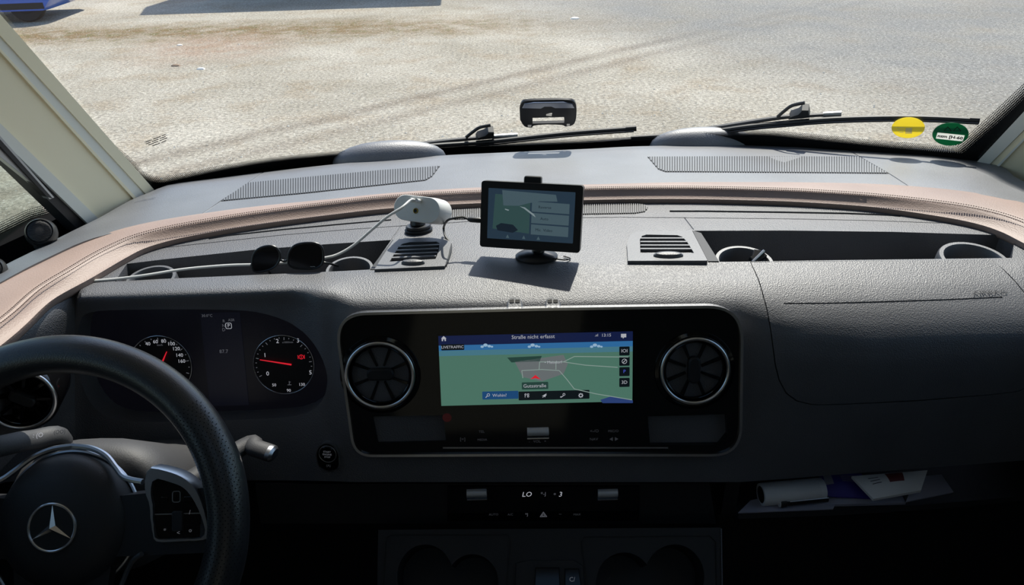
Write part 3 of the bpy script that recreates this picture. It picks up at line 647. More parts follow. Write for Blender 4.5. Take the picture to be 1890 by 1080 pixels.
# ------------------------------------------------------------------ round air vents
def inset(pts, d):
    n = len(pts); out = []
    A = sum(pts[i][0]*pts[(i+1) % n][1]-pts[(i+1) % n][0]*pts[i][1] for i in range(n)); sg = 1 if A > 0 else -1
    for i in range(n):
        x0, y0 = pts[i-1]; x1, y1 = pts[i]; x2, y2 = pts[(i+1) % n]
        a = Vector((x1-x0, y1-y0)).normalized(); b = Vector((x2-x1, y2-y1)).normalized(); na = Vector((-a.y, a.x)); nb = Vector((-b.y, b.x)); nn = (na+nb)
        nn = nn.normalized()*(1/max(.4, math.sqrt((1+na.dot(nb))/2))); out.append((x1+sg*d*nn.x, y1+sg*d*nn.y))
    return out
def round_vent(parent, f, R, rot, sub=None, mk='chrome'):
    P = sub or parent
    MB().torus(f, R, .0026, 72, 12, .003).build('vent_ring', mk, P)
    MB().lathe(f, [(R-.001, .002), (R*.95, -.001), (R*.90, -.003), (R*.86, -.022), (.003, -.024)], 56, cap=False).build('vent_well', 'gloss', P)
    MB().torus(f, R*.88, .0012, 56, 8, -.001).build('vent_inner_ring', 'gloss', P)
    c, s_ = math.cos(rot), math.sin(rot)
    for k in range(8):
        a = rot+math.pi*(k+.5)/4; d = Vector((math.cos(a), math.sin(a))); e = Vector((-d.y, d.x))
        q = [(d.x*r_+e.x*h, d.y*r_+e.y*h) for r_, h in ((R*.26, -.0014), (R*.86, -.0022), (R*.86, .0022), (R*.26, .0014))]
        MB().plate(f, q, -.014, -.004, .0006).build('vane', 'gloss', P)
    hub = [(x*c-y*s_, x*s_+y*c) for x, y in rrect(0, 0, R*.82, R*.36, R*.16, 5)]
    MB().plate(f, hub, -.016, .0015, .002).build('vent_hub', 'dark', P)

# ------------------------------------------------------------------ centre display console
OK_ = ay(1000, 566, .826); K = Frame(OK_, (1, 0, 0), (0, math.sin(math.radians(18)), math.cos(math.radians(18))))
K = Frame(K.at(993, 700), K.ex, K.ey)
kq = lambda pp, z=.0: [K.hit(x, y, z) for x, y in pp]
con = thing('display_console', K.p(0, -.1, 0), 'piano black centre console with wide navigation screen and two round vents', 'console')
def round_poly(P, n=8):                                     # corners (x, y, radius) rounded with curves
    out = []
    for i in range(len(P)):
        x, y, r = P[i]; a = Vector(P[i-1][:2])-Vector((x, y)); b = Vector(P[(i+1) % len(P)][:2])-Vector((x, y)); c = Vector((x, y))
        if r == 0: out.append((x, y)); continue
        p0 = c+a.normalized()*r; p2 = c+b.normalized()*r
        for k in range(n+1):
            t = k/n; k_ = .15; q = p0*((1-t)**2)+c*(2*t*(1-t))+p2*(t*t); out.append((q.x, q.y))
    return out
CO = round_poly([(617, 576, 62), (1000, 566.5, 0), (1370, 561, 68), (1366, 839, 56), (1000, 838, 0), (654, 840, 36)], 10)
co2 = kq(CO)
MB().ringplate(K, co2, inset(co2, .0035), -.006, .0075).build('chrome_frame', 'chrome', con, 30)
ci = inset(co2, .0033)
pan = MB().plate(K, ci, -.02, .004).mesh('p')
VL = K.hit(702, 692, .004); VR = K.hit(1282, 684, .004); RV = .0435
for v in (VL, VR): pan = boolean(pan, MB().lathe(Frame(K.p(v[0], v[1], 0), K.ex, K.ey), [(RV-.0005, -.03), (RV-.0005, .02)], 56).mesh('c'))
for pp in ([(690, 768), (818, 766), (822, 812), (700, 814)], [(1196, 768), (1338, 764), (1340, 800), (1325, 818), (1200, 818)]):
    q = inset(kq(pp), -.001); pan = boolean(pan, MB().plate(K, q, -.012, .02).mesh('c'))
place(pan, 'gloss_panel', 'gloss', con, 30)
MB().plate(K, rrect(*K.hit(1268, 791), .105, .036, .006), -.013, -.0115).build('pocket_floor', 'gloss', con)
MB().plate(K, rrect(*K.hit(757, 790), .09, .034, .006), -.013, -.0115).build('pocket_floor', 'gloss', con)
for v, rot in ((VL, 0.0), (VR, math.pi/2)):
    f = Frame(K.p(v[0], v[1], .004), K.ex, K.ey)
    vo = link('round_vent', MB().lathe(f, [(RV*1.22, -.0002), (RV*1.20, .0018), (RV*1.10, .003), (RV*1.03, .0012)], 56, cap=False).mesh('vent_surround', f.o), f.o, con); vo.data.materials.append(M['gloss'])
    round_vent(con, f, RV, rot, vo)
# screen and what it shows
z0 = .0045
c4 = kq([(808, 616), (1167, 616), (1168, 745), (815, 745)], z0); x0 = (c4[0][0]+c4[3][0])/2; x1 = (c4[1][0]+c4[2][0])/2; yt = (c4[0][1]+c4[1][1])/2; yb = (c4[2][1]+c4[3][1])/2
scr = MB().plate(K, [(x0-.002, yb-.002), (x1+.002, yb-.002), (x1+.002, yt+.002), (x0-.002, yt+.002)], .003, z0).build('screen', 'gloss', con)
SX = lambda u: lerp(x0, x1, u); SY = lambda v: lerp(yt, yb, v)       # v downwards
def sp_(pts, m_, z, name): return MB().plate(K, [(SX(u), SY(v)) for u, v in pts], z, z+.0001).build(name, m_, scr)
def sr(u0, v0, u1, v1, m_, z, name): return sp_([(u0, v0), (u1, v0), (u1, v1), (u0, v1)], m_, z, name)
def uvp(px, py): a, b = K.hit(px, py, z0); return ((a-x0)/(x1-x0), (b-yt)/(yb-yt))
sr(0, 0, 1, .135, 'maphead', z0, 'map_header'); sr(0, .135, 1, .21, 'mapsky', z0, 'map_sky'); sr(0, .21, 1, .285, 'mapsky2', z0, 'map_haze'); sr(0, .285, 1, 1, 'map', z0, 'map_land')
z1 = z0+.0002; z2 = z0+.0004; z3 = z0+.0006
sp_([uvp(x, y) for x, y in ((950, 668), (1040, 655), (1048, 672), (1040, 690), (1000, 704), (965, 696))], 'mapgrey', z1, 'map_town')
sp_([uvp(x, y) for x, y in ((936, 660), (1000, 657), (996, 667), (944, 669))], 'maplab', z1, 'map_field')
sp_([uvp(x, y) for x, y in ((1108, 738), (1130, 731), (1168, 739), (1168, 744), (1112, 744))], 'mapblue', z1, 'map_lake')
def road(pp, wd=.0005):
    q = [(SX(u), SY(v)) for u, v in (uvp(x, y) for x, y in pp)]; mb = MB()
    for (a, b), (c, d) in zip(q, q[1:]):
        t = Vector((c-a, d-b)).normalized()*wd; mb.plate(K, [(a-t.y, b+t.x), (a+t.y, b-t.x), (c+t.y, d-t.x), (c-t.y, d+t.x)], z1+.0001, z1+.0002)
    mb.build('map_road', 'maproad', scr)
road([(965, 698), (963, 684), (1000, 682), (1032, 684), (1046, 700), (1060, 718), (1100, 727), (1166, 738)]); road([(995, 682), (996, 668), (1040, 668), (1060, 658), (1160, 659)]); road([(1040, 668), (1080, 674), (1140, 678)]); road([(1026, 668), (1026, 682)])
for cx in (898, 985, 1100):
    mb = MB()
    for dx, dy, r_ in ((-8, 2, 3.2), (-2, -1, 4.2), (5, 1, 3.4), (10, 2, 2.4)):
        a, b = K.hit(cx+dx, 638+dy, z0); mb.plate(K, circ(a, b, r_*.00068, 12, r_*.0005), z1, z1+.0001)
    mb.build('map_cloud', 'cloud', scr)
sp_([uvp(x, y) for x, y in ((979, 700), (988, 692), (998, 700), (988, 698))], 'red_lit', z2, 'map_arrow')
def lab(px, py, s, size, m_='w_lit', name='screen_text', z=z3, al='CENTER', fr=K, par=scr): a, b = fr.hit(px, py, z); return text(fr, s, a, b, size, m_, par, name, z, al)
def btn(xa, ya, xb, yb_, m_, z=z1, name='map_button'):
    a = K.hit(xa, ya, z); b = K.hit(xb, yb_, z); return MB().plate(K, rrect((a[0]+b[0])/2, (a[1]+b[1])/2, abs(a[0]-b[0]), abs(a[1]-b[1]), .001, 3), z, z+.0001).build(name, m_, scr)
lab(984, 622, 'Straße nicht erfasst', .0072); lab(1119, 619, '13:15', .0058); lab(1101, 619, '.ııI', .005)
btn(814, 636, 857, 646, 'mapdark'); lab(835, 641, 'LIVETRAFFIC', .0052)
btn(963, 706, 1012, 718, 'maplab'); lab(987, 712.5, 'Gutsstraße', .0068)
lab(1021, 669, '• Meisdorf', .0054)
btn(890, 723, 957, 736, 'mapbtn'); lab(922, 730, 'Wohin?', .0060)
btn(957, 723, 1088, 736, 'mapdark')
for ya, t_ in ((648, 'IOI'), (667, ''), (686, 'P'), (706, '3D')):
    btn(1143, ya-8, 1162, ya+8, 'mapdark'); 
    if t_: lab(1152.5, ya, t_, .0065, 'pblue' if t_ == 'P' else 'w_lit')
def icon(px, py, shapes, m_='w_lit', name='screen_icon', par=None, fr=K, z=z3):
    a, b = fr.hit(px, py, z); mb = MB(); u_ = .00068
    for sh in shapes:
        k = sh[0]
        if k == 'ring': mb.ringplate(fr, circ(a+sh[1]*u_, b+sh[2]*u_, sh[3]*u_, 20), circ(a+sh[1]*u_, b+sh[2]*u_, (sh[3]-sh[4])*u_, 20), z, z+.0001)
        elif k == 'disc': mb.plate(fr, circ(a+sh[1]*u_, b+sh[2]*u_, sh[3]*u_, 16), z, z+.0001)
        elif k == 'poly': mb.plate(fr, [(a+x*u_, b+y*u_) for x, y in sh[1]], z, z+.0001)
        elif k == 'line':
            x_, y_, X_, Y_, wd = sh[1:]; t = Vector((X_-x_, Y_-y_)).normalized()*wd/2; mb.plate(fr, [(a+(p+q)*u_, b+(r_+s_)*u_) for p, q, r_, s_ in ((x_, -t.y, y_, t.x), (x_, t.y, y_, -t.x), (X_, t.y, Y_, -t.x), (X_, -t.y, Y_, t.x))], z, z+.0001)
    return mb.build(name, m_, par or scr)
icon(819, 625, [('poly', [(-5, 0), (0, 5), (5, 0), (4, 0), (4, -5), (1.4, -5), (1.4, -1.5), (-1.4, -1.5), (-1.4, -5), (-4, -5), (-4, 0)])])
icon(1151, 620, [('poly', [(-5, 4), (5, 4), (5, -3), (1, -3), (-1, -5.5), (-2, -3), (-5, -3)])])
icon(900, 730, [('ring', 1.5, 1, 3, 1), ('line', -.5, -1, -4, -4.5, 1.4)])
icon(972, 730, [('line', -3, 3, -3, -4, 1), ('line', 2, 3, 2, -4, 1), ('ring', -2, 2, 2, .8), ('ring', 3, 2, 2, .8), ('ring', 3, -2, 2, .8)])
icon(1005, 730, [('poly', [(-5, -1), (4, 4), (1, -4), (-1, -1.5)]), ('line', -4, -4, 4, 1, 1)])
icon(1039, 730, [('ring', 2, 2, 2.6, 1), ('line', 1, -.5, -4, -4, 1.4), ('disc', -4, -3, 1.3)])
icon(1072, 730, [('ring', 0, 0, 3.6, 1.4)]+[('line', 3*math.cos(k*math.pi/4), 3*math.sin(k*math.pi/4), 4.8*math.cos(k*math.pi/4), 4.8*math.sin(k*math.pi/4), 1.6) for k in range(8)])
icon(1152.5, 667, [('ring', 0, 0, 5, 1), ('poly', [(-1, -1), (3, 3), (1, 1), (-3, -3)]), ('line', -3, -3, 3, 3, 1.2)])
# printed keys and roller under the screen
def conprint(px, py, s, size, m_='w_vdim'): a, b = K.hit(px, py, .0042); return text(K, s, a, b, size, m_, con, 'key_print', .0043)
for px, py, s, q in ((889, 797, 'TEL', .005), (854, 811, '[=]', .006), (890, 812, 'MEDIA', .0045), (1097, 796, '<-/O', .006), (1132, 796, 'MIC/O', .005), (1096, 811, 'NAV', .0055), (1133, 811, '◄ ►', .006), (992, 815, '-   VOL   +', .0052)): conprint(px, py, s, q)
icon(825, 771, [('disc', 0, 0, 9)], 'red_dim', 'warning_lamp', con, K, .0041)
def roller(parent, fr, px, py, wpx, name='roller_knob', z=.004):
    a, b = fr.hit(px, py, z); hw = abs(fr.hit(px+wpx/2, py, z)[0]-a); f = Frame(fr.p(a-hw, b, z-.002), fr.ey, fr.ez)   # axis along the panel
    o = MB().lathe(f, [(.0050, 0), (.0062, .0008), (.0062, 2*hw-.0008), (.0050, 2*hw)], 28, sx=1, sy=1).build(name, 'silverp', parent)
    ribs = MB()
    for k in range(22):
        u_ = 2*hw*(k+.5)/22
        ribs.plate(Frame(f.p(0, 0, u_), f.ex, f.ey), circ(0, 0, .00655, 20), -.0007, .0002)
    ribs.build('roller_ribs', 'silverp', o, kind='stuff')
    MB().plate(fr, [(a-hw, b-.0098), (a+hw, b-.0098), (a+hw, b-.0082), (a-hw, b-.0082)], z-.002, z+.0012).build('chrome_bar', 'chrome', o)
roller(con, K, 993, 797, 40)
MB().plate(K, inset(kq([(818, 823), (1232, 823), (1232, 825.5), (818, 825.5)]), 0), .0035, .0048).build('chrome_line', 'satin', con)

# ------------------------------------------------------------------ instrument cluster in the recess
Q0 = O_rec-nF*.031; Q = Frame(Q0, (1, 0, 0), (0, -nF.z*-1, -nF.y)); Q = Frame(Q0, (1, 0, 0), (0, math.sin(math.radians(18)), math.cos(math.radians(18))))
clu = thing('instrument_cluster', Q.p(0, -.06), 'dark instrument cluster with speedometer, rev counter and centre display', 'instrument cluster')
qh = lambda px, py, z=.001: Q.hit(px, py, z)
ext = [Q.hit(x, y) for x, y in REC]; a = [min(p[0] for p in ext), max(p[0] for p in ext), min(p[1] for p in ext), max(p[1] for p in ext)]
MB().plate(Q, rrect((a[0]+a[1])/2, (a[2]+a[3])/2, (a[1]-a[0])+.01, (a[3]-a[2])+.01, .03), -.004, 0).build('cluster_face', 'clu2', clu)
p, q = qh(369, 578), qh(459, 748)
disp = MB().plate(Q, [(p[0], q[1]), (q[0], q[1]), (q[0], p[1]), (p[0], p[1])], 0, .0008).build('centre_display', 'clu', clu)
for px, py, s, size in ((413, 593, 'R', .0062), (413, 601.5, 'N', .0062), (413, 609, 'D', .0062), (422, 601.5, 'P', .0068), (427, 591, 'ASR', .0052), (413, 649, '87.7', .0072), (382, 583, '30.0°C', .0054)):
    lab(px, py, s, size, 'w_lit' if s == 'P' else 'w_dim', 'display_text', .0012, 'CENTER', Q, disp)
x_, y_ = qh(422, 601.5); MB().ringplate(Q, rrect(x_, y_, .0085, .0085, .002), rrect(x_, y_, .0073, .0073, .0014), .001, .0013).build('gear_box', 'w_lit', disp)
def dial(px, py, rpx, nums, ticks, needle):
    cx, cy = qh(px, py); R = abs(qh(px+rpx, py)[0]-cx)
    d = link('dial', MB().lathe(Frame(Q.p(cx, cy), Q.ex, Q.ey), [(R*.97, 0), (R*.97, .0008)], 56).mesh('dial', Q.p(cx, cy)), Q.p(cx, cy), clu); d.data.materials.append(M['black'])
    MB().torus(Frame(Q.p(cx, cy, .002), Q.ex, Q.ey), R, .0007, 72, 8).build('dial_ring', 'chrome', d)
    for k, (a_, big) in enumerate(ticks):
        c_, s_ = math.cos(math.radians(a_)), math.sin(math.radians(a_)); r0 = R*(.84 if big else .89); h = .00045
        MB().plate(Q, [(cx+c_*r0-s_*h, cy+s_*r0+c_*h), (cx+c_*R*.93-s_*h, cy+s_*R*.93+c_*h), (cx+c_*R*.93+s_*h, cy+s_*R*.93-c_*h), (cx+c_*r0+s_*h, cy+s_*r0-c_*h)], .001, .0014).build('tick', 'w_dim', d)
    for nx, ny, s, size in nums: lab(nx, ny, s, size, 'w_dim' if len(s) > 3 else 'w_lit', 'dial_number', .0014, 'CENTER', Q, d).data
    if needle:
        a_, b_ = qh(needle[0], needle[1], .003); c_, d_ = qh(needle[2], needle[3], .003); t = Vector((c_-a_, d_-b_)).normalized()*.0010
        MB().plate(Q, [(a_-t.y*.4, b_+t.x*.4), (a_+t.y*.4, b_-t.x*.4), (c_+t.y, d_-t.x), (c_-t.y, d_+t.x)], .003, .0042).build('needle', 'red_lit', d)
    return d
dial(297, 675, 57, [(273, 635, '40', .007), (287, 631, '60', .0072), (302, 630, '80', .0072), (316, 635, '100', .0072), (325, 644, '120', .0072), (331, 656, '140', .0072), (335, 667, '160', .0072), (295, 637, 'km/h', .004)], [(225-k*13.5, k % 2 == 0) for k in range(21)], (308, 649, 300, 668))
dr = dial(524, 673, 56, [(494, 690, '0', .0085), (489, 656, '1', .0085), (512, 630, '2', .0085), (550, 629, '3', .0085), (573, 688, '5', .0085), (506, 711, '50', .006), (557, 710, '130', .006), (533, 721, '90', .006), (531, 632, 'x1000/min', .0036)], [(205-k*10.0, k % 4 == 0) for k in range(23)], (480, 664, 538, 673))
icon(556, 659, [('ring', 0, 0, 5, 1.2), ('line', 0, 3, 0, -3, 1.2), ('line', -6.5, 4, -6.5, -4, 1.2), ('line', 6.5, 4, 6.5, -4, 1.2)], 'red_lit', 'brake_lamp', dr, Q, .0014)
icon(534, 707, [('line', 0, 4, 0, -3, 1.2), ('line', -4, -4, 4, -4, 1.2), ('line', 0, 2, 3, 2, 1)], 'w_dim', 'coolant_icon', dr, Q, .0014)

# ------------------------------------------------------------------ driver's side round vent
sv = ay(40, 738, .712); fv = Frame(sv, (.93, .36, 0), (.05, .25, .95))
va = thing('air_vent', sv, 'round chrome ringed air vent beside the steering wheel', 'air vent')
MB().lathe(fv, [(.040, -.07), (.040, -.002), (.0378, .002), (.0352, .001)], 56, cap=False).build('vent_surround', 'gloss', va)
round_vent(va, fv, .0348, -.7)

# ------------------------------------------------------------------ start button
sbp = skin(607, 843); fb_ = Frame(sbp+Vector((0, -.0015, .0005)), (1, -.12, 0), (0, .25, .97))
stt = thing('start_button', sbp, 'oval engine start stop button panel right of the steering wheel', 'button')
ol = [(.0155*math.cos(a_)*(1 if math.sin(a_) > 0 else .96), (.021*math.sin(a_) if math.sin(a_) > 0 else .019*math.copysign(abs(math.sin(a_))**.5, math.sin(a_)))) for a_ in np.linspace(0, 2*math.pi, 40, endpoint=False)]
MB().plate(fb_, ol, -.008, .002).build('button_plate', 'gloss', stt)
MB().ringplate(fb_, [(x*1.06, y*1.06) for x, y in ol], [(x*.99, y*.99) for x, y in ol], -.006, .003).build('button_bezel', 'satin', stt)
bt = MB().lathe(Frame(fb_.p(0, .006, .002), fb_.ex, fb_.ey), [(.0112, 0), (.0112, .0016), (.0104, .0022)], 40).build('push_button', 'gloss', stt)
MB().torus(Frame(fb_.p(0, .006, .003), fb_.ex, fb_.ey), .0118, .0006, 48, 8).build('button_ring', 'satin', bt)
for i, s in enumerate(('START', 'ENGINE', 'STOP')): text(fb_, s, 0, .0098-.0038*i, .0036, 'w_dim', bt, 'button_text', .0046)
text(fb_, '(A)', 0, -.0115, .0048, 'w_vdim', stt, 'button_text', .0024)

# ------------------------------------------------------------------ steering wheel
WA = math.radians(33.5); W_ = Frame(Vector((-.463, .544, zr(-.557))), (1, 0, 0), (0, math.sin(WA), math.cos(WA)))
sw = thing('steering_wheel', W_.p(0, 0, -.03), 'black leather steering wheel with silver spokes and a round star badge', 'steering wheel')
RW = .172
rings = []
for i in range(112):
    a = 2*math.pi*i/112; c_, s_ = math.cos(a), math.sin(a); fat = 1+.05*math.exp(-((abs(math.sin(a))-.35)/.25)**2)
    rings.append([W_.p(c_*(RW+.0198*fat*math.cos(b)), s_*(RW+.0198*fat*math.cos(b)), .0210*fat*math.sin(b)) for b in [2*math.pi*k/18 for k in range(18)]])
MB().loft(rings, loop=True).build('rim', 'wheel', sw, 70)
pf = MB()                                                   # perforated grip on the sides of the rim
for side in (0, 1):
    for i in range(64):
        a = math.radians(-24+i*1.02); a = math.pi-a if side else a
        for k in range(9):
            b = math.radians(28+k*14+(7 if i % 2 else 0)); fat = 1+.05*math.exp(-((abs(math.sin(a))-.35)/.25)**2); rr = .0199*fat
            n_ = (W_.ex*math.cos(a)+W_.ey*math.sin(a))*math.cos(b)+W_.ez*math.sin(b); c_ = W_.p(math.cos(a)*(RW+rr*math.cos(b)), math.sin(a)*(RW+rr*math.cos(b)), .0211*fat*math.sin(b))
            f = Frame(c_, n_.cross(W_.ez+Vector((.01, .02, 0))), W_.ez.cross(n_)+n_*.001) if abs(n_.dot(W_.ez)) < .98 else Frame(c_, W_.ex, W_.ey)
            t_ = n_.orthogonal().normalized(); u_ = n_.cross(t_)
            pf.add([c_+n_*.00012+(t_*math.cos(q)+u_*math.sin(q))*.00062 for q in [k2*math.pi/3 for k2 in range(6)]], [(0, 1, 2, 3, 4, 5)])
pf.build('perforation', 'perf', sw, kind='stuff', fix=False)
# hub pad
MB().lathe(W_, [(.066, -.032), (.069, -.024), (.0685, -.014), (.064, -.004), (.058, .001), (.052, .0045), (.04, .008), (.02, .010), (.004, .0105)], 64).build('airbag_pad', 'hubpad', sw, 60)
MB().torus(Frame(W_.p(0, 0, -.022), W_.ex, W_.ey), .0705, .0022, 80, 8).build('hub_trim', 'satin', sw)
# star badge
bd = MB().torus(Frame(W_.p(0, 0, .0105), W_.ex, W_.ey), .0232, .0016, 64, 10).build('badge_ring', 'chrome', sw)
MB().lathe(W_, [(.0218, .0095), (.0218, .0105), (.0215, .0108)], 40).build('badge_dish', 'blackplastic', bd)
stm = MB(); P6 = []
for k in range(6):
    a = math.radians(90+60*k); r_ = .0225 if k % 2 == 0 else .0040; P6.append((r_*math.cos(a), r_*math.sin(a)))
vs_ = [W_.p(x, y, .0108) for x, y in P6]+[W_.p(0, 0, .0150)]
stm.add(vs_, [(k, (k+1) % 6, 6) for k in range(6)]+[(5, 4, 3, 2, 1, 0)]); stm.build('star', 'chrome', bd, 5)
# spokes: silver bezel with black key cluster, mirrored left and right, and the lower spokes
wh = lambda px, py, z=.004: W_.hit(px, py, z)
BZ = sm2([(268, 872), (276, 862), (300, 866), (335, 878), (360, 900), (376, 935), (386, 985), (380, 998), (330, 1001), (288, 1002), (280, 985), (274, 930)], 3)
BI = sm2([(282, 889), (286, 884), (310, 890), (340, 903), (362, 935), (377, 975), (376, 988), (368, 993), (330, 994), (292, 995), (286, 986), (283, 930)], 3)
bz = [wh(x, y) for x, y in BZ]; bi_ = [wh(x, y) for x, y in BI]
# resample both outlines by angle so the bezel closes
def polar(pts, c, n=48):
    A = sorted([(math.atan2(y-c[1], x-c[0]), math.hypot(x-c[0], y-c[1])) for x, y in pts]); A = [(A[-1][0]-2*math.pi, A[-1][1])]+A+[(A[0][0]+2*math.pi, A[0][1])]
    return [(c[0]+interp(A, t)*math.cos(t), c[1]+interp(A, t)*math.sin(t)) for t in np.linspace(-math.pi, math.pi, n, endpoint=False)]
cz = (sum(p[0] for p in bi_)/len(bi_), sum(p[1] for p in bi_)/len(bi_)); bz = polar(bz, cz); bi_ = polar(bi_, cz)
for sgn in (1, -1):
    mir = lambda pts: [(x*sgn, y) for x, y in pts]
    bez = MB().loft([[W_.p(x, y, z) for x, y in mir(q)] for q, z in ((bz, -.016), (bz, .001), (inset(bz, .0012), .004), (inset(bi_, -.0005), .004), (bi_, .002), (bi_, -.006))], cap=False).build('spoke_bezel', 'satin', sw, 40)
    kp = MB().plate(W_, mir(bi_), -.012, .0006).build('key_panel', 'gloss', bez)
    # keys
    c0 = wh(330, 942)
    MB().plate(W_, mir([(c0[0]-.030, c0[1]-.0045), (c0[0]+.024, c0[1]-.0045), (c0[0]+.024, c0[1]-.0036), (c0[0]-.030, c0[1]-.0036)]), .0006, .0012).build('key_gap', 'satin', bez)
    x_, y_ = wh(323, 918); MB().ringplate(W_, mir(rrect(x_, y_, .0085, .0115, .0025)), mir(rrect(x_, y_, .0070, .010, .0018)), .0005, .0014).build('touch_pad', 'satin', bez)
    for px, py, sx_, sy_ in ((300, 924, .008, .006), (345, 923, .009, .006), (300, 962, .017, .011), (350, 960, .019, .011)):
        x_, y_ = wh(px, py); MB().plate(W_, mir(rrect(x_, y_, sx_, sy_, .0016)), .0004, .0017, .0005).build('key', 'gloss', bez)
    x_, y_ = wh(326, 963); MB().plate(W_, mir(rrect(x_, y_, .0115, .020, .002)), .0004, .0030, .001).build('roller', 'dark', bez)
    for px, py, s in ((304, 980, '*'), (351, 979, 'o'), (350, 946, '/'), (329, 984, '<')):
        x_, y_ = wh(px, py, .002); text(W_, s, x_*sgn, y_, .006, 'w_dim', bez, 'key_symbol', .0019)
    # arm behind the bezel reaching the rim, and upper silver arc
    MB().loft([[W_.p(x*sgn, y, z) for x, y, z in ((.05, .026, -.03), (.05, .026, -.006), (.05, -.034, -.006), (.05, -.034, -.03))], [W_.p(x*sgn, y, z) for x, y, z in ((.163, .035, -.012), (.163, .035, .002), (.163, -.030, .002), (.163, -.030, -.012))]]).build('spoke_arm', 'dark', sw)
    arc = [W_.p(sgn*x, y, z) for x, y, z in ((0, .076, -.022), (.02, .0735, -.020), (.038, .066, -.016), (.052, .054, -.010), (.064, .045, -.004), (.085, .041, .001))]
    MB().tube(smooth_path(arc, 6), .0030, 8).build('silver_arc', 'satin', sw)
    low = [W_.p(sgn*x, y, z) for x, y, z in ((.085, -.030, .001), (.072, -.040, -.004), (.060, -.062, -.010), (.045, -.10, -.012), (.036, -.155, -.004))]
    MB().tube(smooth_path(low, 6), .0026, 8).build('lower_trim', 'satin', sw)
MB().loft([[W_.p(x, y, z) for x, y, z in ((-.05, -.04, -.02), (.05, -.04, -.02), (.05, -.04, -.008), (-.05, -.04, -.008))], [W_.p(x, y, z) for x, y, z in ((-.035, -.165, -.012), (.035, -.165, -.012), (.035, -.165, 0), (-.035, -.165, 0))]]).build('lower_spoke', 'dark', sw)

# steering column with its shroud, and the two control stalks
sc_ = thing('steering_column', W_.p(0, 0, -.12), 'grained grey steering column shroud behind the wheel', 'steering column')
CB = Frame(W_.p(0, -.005, 0), W_.ex, W_.ey)
sec = lambda z, w_, h_, dy: [CB.p(x, y+dy, z) for x, y in [(w_*math.copysign(abs(math.cos(a))**.7, math.cos(a)), h_*math.copysign(abs(math.sin(a))**.8, math.sin(a))) for a in np.linspace(0, 2*math.pi, 40, endpoint=False)]]
MB().loft([sec(-.040, .072, .060, .008), sec(-.048, .082, .068, .010), sec(-.075, .088, .073, .010), sec(-.12, .085, .070, .005), sec(-.20, .080, .06, 0), sec(-.26, .08, .06, 0)]).build('shroud', 'shroud', sc_, 60)
MB().tube([CB.p(0, 0, -.05), CB.p(0, 0, -.02)], .03, 20).build('column_shaft', 'dark', sc_)
def stalk(name, label, pts, rad, flat, cap_m, prints):
    o = thing(name, pts[0], label, 'control stalk')
    MB().tube(smooth_path(pts, 6), rad, 14, flat=flat).build('lever', 'shroud', o, 60)
    d = (pts[-1]-pts[-2]).normalized(); e = pts[-1]; 
    rr = rad[-1] if isinstance(rad, list) else rad
    MB().tube([e-d*.001, e+d*.004, e+d*.007], [rr*1.02, rr*1.0, rr*.7], 16, flat=flat).build('end_cap', cap_m, o)
    return o
rs = [CB.p(.070, .018, -.085), ay(452, 823, .700), ay(470, 827, .694), ay(498, 836, .688)]
stalk('wiper_stalk', 'short black control stalk poking out right of the steering wheel', rs, .0115, .8, 'satin', [])
l0 = CB.p(-.060, .02, -.085)
ls = [l0, ay(118, 812, .640), ay(60, 812, .615), ay(0, 824, .585), ay(-60, 838, .560)]
lo_ = stalk('light_stalk', 'long grey control stalk with white symbols on the left of the column', ls, .0115, .75, 'dark', [])
fl = Frame(ay(66, 803, .612), ay(110, 800, .632)-ay(20, 806, .592), (0, .35, .9)); text(fl, ': (O', .0, .0, .007, 'w_lit', lo_, 'lever_print', .0035); text(fl, '(OO)', .024, .002, .006, 'w_vdim', lo_, 'lever_print', .0035)

# ------------------------------------------------------------------ climate panel below the dash
KC = Frame(ay(1003, 930, .757), (1, 0, 0), (0, .25, .97))
clp = thing('climate_panel', KC.p(0, -.035), 'black climate control panel with lit LO display and two rollers', 'climate control')
kc = lambda pp, z=0: [KC.hit(x, y, z) for x, y in pp]
MB().plate(KC, kc([(470, 895), (1310, 893), (1322, 968), (480, 968)]), -.06, -.002).build('panel_surround', 'dark', clp)
MB().plate(KC, inset(kc([(826, 897), (1180, 897), (1180, 962), (826, 962)]), 0), -.01, .001, .001).build('control_face', 'gloss', clp)
for px in (880, 1122): roller(clp, KC, px, 911, 37, 'temperature_roller', .002)
for px, py, s, q, m_ in ((972, 913, 'LO', .0105, 'w_lit'), (1003, 912, '*-J', .0075, 'w_dim'), (1034, 913, '3', .0105, 'w_lit'), (1024, 914, '*', .008, 'w_dim'), (911, 950, 'AUTO', .0048, 'w_vdim'), (942, 950, 'A/C', .0048, 'w_vdim'), (972, 950, '*J', .006, 'w_dim'), (1034, 949, '~', .007, 'w_vdim'), (1065, 950, 'MAX', .0048, 'w_vdim')):
    x_, y_ = KC.hit(px, py, .0012); text(KC, s, x_, y_, q, m_, clp, 'panel_text', .0013, shear=.2 if m_ == 'w_lit' else 0)
icon(1003, 950, [('line', -7, -5, 0, 6, 1.1), ('line', 0, 6, 7, -5, 1.1), ('line', -7, -5, 7, -5, 1.1), ('line', -3.6, -3, 0, 2.4, 1), ('line', 0, 2.4, 3.6, -3, 1), ('line', -3.6, -3, 3.6, -3, 1)], 'w_dim', 'hazard_symbol', clp, KC, .0013)

